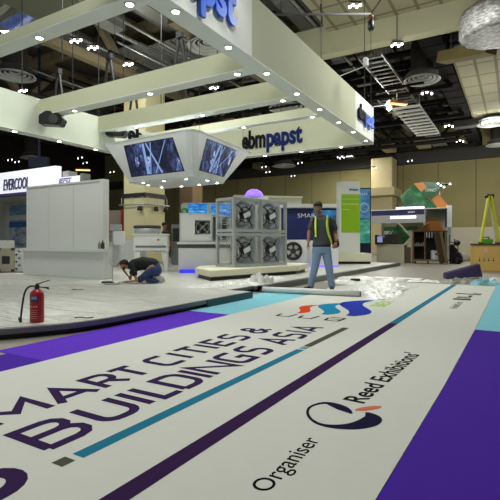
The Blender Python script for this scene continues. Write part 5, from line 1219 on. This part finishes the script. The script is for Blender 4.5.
# vest: black backing panels and yellow straps draped over chest
def strap(path, wd, th, m, name, nrm=(0, -1, 0)):
    b = MB(); P = smoothpath([tuple(p) for p in path], 5); P = [Vector(p) for p in P]; vs = []
    for i, p in enumerate(P):
        d = (P[min(i + 1, len(P) - 1)] - P[max(i - 1, 0)]).normalized(); out = Vector((p.x - .035, p.y, 0)); out = (out if out.length > .01 else Vector((0, -1, 0))).normalized(); sd = d.cross(out).normalized() * wd / 2
        vs += [p - sd, p + sd, p + sd + out * th, p - sd + out * th]
    fs = []
    for i in range(len(P) - 1):
        k = 4 * i
        for j in range(4): fs.append((k + j, k + (j + 1) % 4, k + 4 + (j + 1) % 4, k + 4 + j))
    fs += [(0, 3, 2, 1), tuple(len(vs) - 4 + j for j in range(4))]
    b.add(vs, fs); return b.build(name, m, man)
hivis = mat('yellow_reflective', (214, 240, 70), .5); 
strap([(-.115, .03, 1.465), (-.115, -.075, 1.42), (-.125, -.125, 1.28), (-.125, -.13, 1.15), (-.12, -.125, 1.06)], .045, .012, hivis, 'vest_strap')
strap([(.125, .03, 1.465), (.105, -.085, 1.42), (.095, -.14, 1.28), (.12, -.14, 1.13), (.165, -.125, 1.0), (.19, -.10, .93)], .048, .012, hivis, 'vest_strap')
vestm = mat('black_vest', (22, 22, 24), .8)
strap([(-.155, .03, 1.45), (-.165, -.05, 1.40), (-.165, -.095, 1.25), (-.15, -.105, 1.1)], .05, .016, vestm, 'vest_panel')
strap([(.175, .03, 1.45), (.175, -.06, 1.40), (.18, -.10, 1.25), (.20, -.075, 1.08), (.205, -.05, .95)], .09, .018, vestm, 'vest_panel')
blob('waist_pouch', [('c', [(V(.285, .02, .98), .07), (V(.30, .03, .91), .075)])], .013, vestm, man)
MB().tube([WR + V(.005, .02, .03), WR + V(.003, .008, .012)], .033, 12).build('wrist_watch', blackp, man)
man.location.z = .012

# --- crouching man (faces image left)
kp = camat(140.5, 243, 9.45); kp.z = ZS
km = thing('person', kp, 'person kneeling low on the stage in a black shirt and blue jeans, hand at chin', 'person', CAMROT); km.scale = (.87, .87, .87)
hc = V(-.375, -.05, .435); HP, hq, HM = head_parts(hc, (-.85, -.35, -.45), (-.25, 0, 1), .98)
body = HP + [('c', [(hc + V(.05, .02, -.04), .055), (V(-.22, 0, .42), .055)]),
    ('c', [(V(-.20, 0, .42), .10), (V(.05, 0, .47), .13), (V(.30, 0, .42), .13)]),
    ('c', [(V(-.16, -.15, .40), .05), (V(-.03, -.24, .08), .042), (V(-.30, -.22, .045), .028)]),
    ('c', [(V(-.20, .14, .38), .05), (V(-.28, .12, .10), .042), (V(-.40, .02, .29), .028)]),
    ('c', [(V(.30, -.1, .38), .09), (V(.02, -.13, .08), .06), (V(.40, -.12, .05), .04)]), ('c', [(V(.30, .1, .38), .09), (V(.04, .14, .08), .06), (V(.40, .13, .05), .04)])]
body += hand((-.30, -.22, .045), (-1, -.1, .0), (0, 0, -1), .25, 1.0, 1) + hand((-.40, .02, .29), (-.1, -.2, 1), (1, 0, .2), 1.2, 1.0, 1)
blob('body', body, .010, skin2, km)
face_bits(hq, HM, km, .98)
blob('hair', [('c', [(hq(0, -.035, .048), .088), (hq(0, .02, .064), .078)]), ('c', [(hq(-.05, -.02, .03), .046), (hq(.05, -.02, .03), .046)])], .010, mat('dark_brown_hair', (44, 34, 28), .75, noise=.2, scale=40), km, 1)
blob('beard', [('c', [(hq(-.05, .035, -.05), .028), (hq(0, .072, -.085), .028), (hq(.05, .035, -.05), .028)])], .009, mat('dark_brown_hair', (44, 34, 28), .75), km, 1)
tee = mat('black_tshirt', (26, 26, 30), .85, noise=.15)
blob('t_shirt', [('c', [(V(-.23, 0, .415), .10), (V(-.14, 0, .43), .150), (V(.06, 0, .475), .165), (V(.30, 0, .44), .160)]), ('c', [(V(-.16, -.13, .41), .078), (V(-.09, -.21, .24), .072)]), ('c', [(V(-.18, .13, .40), .075), (V(-.24, .14, .24), .068)])], .014, tee, km)
dj = mat('dark_blue_denim', (48, 66, 108), .85, noise=.2, scale=9)
blob('jeans', [('c', [(V(.32, 0, .40), .155), (V(.36, 0, .30), .16)]), ('c', [(V(.33, -.1, .33), .115), (V(.03, -.14, .10), .085), (V(.22, -.13, .075), .07), (V(.42, -.12, .06), .055)]), ('c', [(V(.33, .1, .33), .115), (V(.05, .15, .10), .085), (V(.22, .14, .075), .07), (V(.42, .13, .06), .055)])], .014, dj, km)
wsh = mat('pale_trainers', (176, 172, 166), .6)
for y in (-.12, .13): blob('shoe', [('c', [(V(.44, y, .13), .045), (V(.50, y, .10), .045), (V(.53, y, .045), .040)])], .010, wsh, km)
tag(MB().box(-.1, .1, -.05, .05, 0, .035).build('hand_tool', blackp, loc=kp + RT * -.70, rotz=CAMROT), 'small black tool on the stage floor in front of the kneeling person', 'tool')
tag(MB().box(-.14, .14, -.09, .09, 0, .02).build('clipboard', mat('grey_canister', (150, 150, 150), .4), loc=kp + RT * -.50 + FW * -.30, rotz=CAMROT), 'grey flat plate on the floor under the kneeling person\'s hand', 'plate')

# --- person standing far behind, beside the ventilation unit
fp = camat(165, 243, 16.6); fp.z = ZS
fm = thing('person', fp, 'person in dark clothes standing behind the ventilation unit, facing right', 'person', CAMROT)
hc = V(-.02, 0, 1.47); HP, hq, HM = head_parts(hc, (.9, -.3, -.2), (0, 0, 1), .95)
body = HP + [('c', [(hc + V(-.01, 0, -.05), .052), (V(-.03, 0, 1.28), .06)]), ('t', [(V(0, 0, 1.24), .10, .15), (V(0, 0, 1.0), .10, .15), (V(0, 0, .8), .10, .15)]),
    ('c', [(V(0, -.17, 1.20), .048), (V(-.02, -.22, .96), .038), (V(.12, -.20, .80), .026)]), ('c', [(V(0, .17, 1.20), .048), (V(0, .22, .96), .038), (V(.15, .20, .84), .026)]),
    ('c', [(V(0, -.08, .78), .08), (V(.01, -.09, .45), .05), (V(0, -.10, .06), .035)]), ('c', [(V(0, .08, .78), .08), (V(0, .09, .45), .05), (V(-.04, .10, .06), .035)])]
body += hand((.12, -.20, .80), (.9, 0, -.4), (0, 1, 0), .6, .95, 1) + hand((.15, .20, .84), (.9, 0, -.2), (0, -1, 0), .6, .95, -1)
blob('body', body, .011, skin2, fm); face_bits(hq, HM, fm, .95)
blob('hair', [('c', [(hq(0, -.03, .045), .086), (hq(0, .01, .058), .080)])], .011, hairm, fm, 1)
blob('jacket', [('t', [(V(0, 0, 1.29), .07, .07), (V(0, 0, 1.25), .12, .18), (V(0, 0, 1.0), .125, .175), (V(0, 0, .76), .13, .175)]), ('c', [(V(0, -.16, 1.20), .07), (V(-.02, -.22, .96), .056), (V(.08, -.21, .85), .045)]), ('c', [(V(0, .16, 1.20), .07), (V(0, .22, .96), .056), (V(.10, .21, .86), .045)])], .014, mat('dark_maroon_jacket', (52, 36, 50), .8, noise=.2), fm)
blob('trousers', [('t', [(V(0, 0, .80), .12, .16), (V(0, 0, .70), .12, .16)]), ('c', [(V(0, -.085, .72), .095), (V(.01, -.09, .45), .075), (V(0, -.10, .08), .058)]), ('c', [(V(0, .085, .72), .095), (V(0, .09, .45), .075), (V(-.04, .10, .08), .058)])], .014, blackp, fm)
for y in (-.10, .10): blob('shoe', [('c', [(V(-.03, y, .04), .04), (V(.12, y, .035), .034)])], .011, shoe, fm)
p = camat(177, 243, 17.3); p.z = ZS
t = thing('grey_machine', p, 'tall narrow grey machine right of the far standing person', 'machine', CAMROT)
MB().box(-.22, .22, 0, .4, 0, 1.55).build('casing', steel, t, bevel=.02); MB().box(-.16, .16, -.01, 0, .9, 1.4).build('door_panel', dgrey, t)
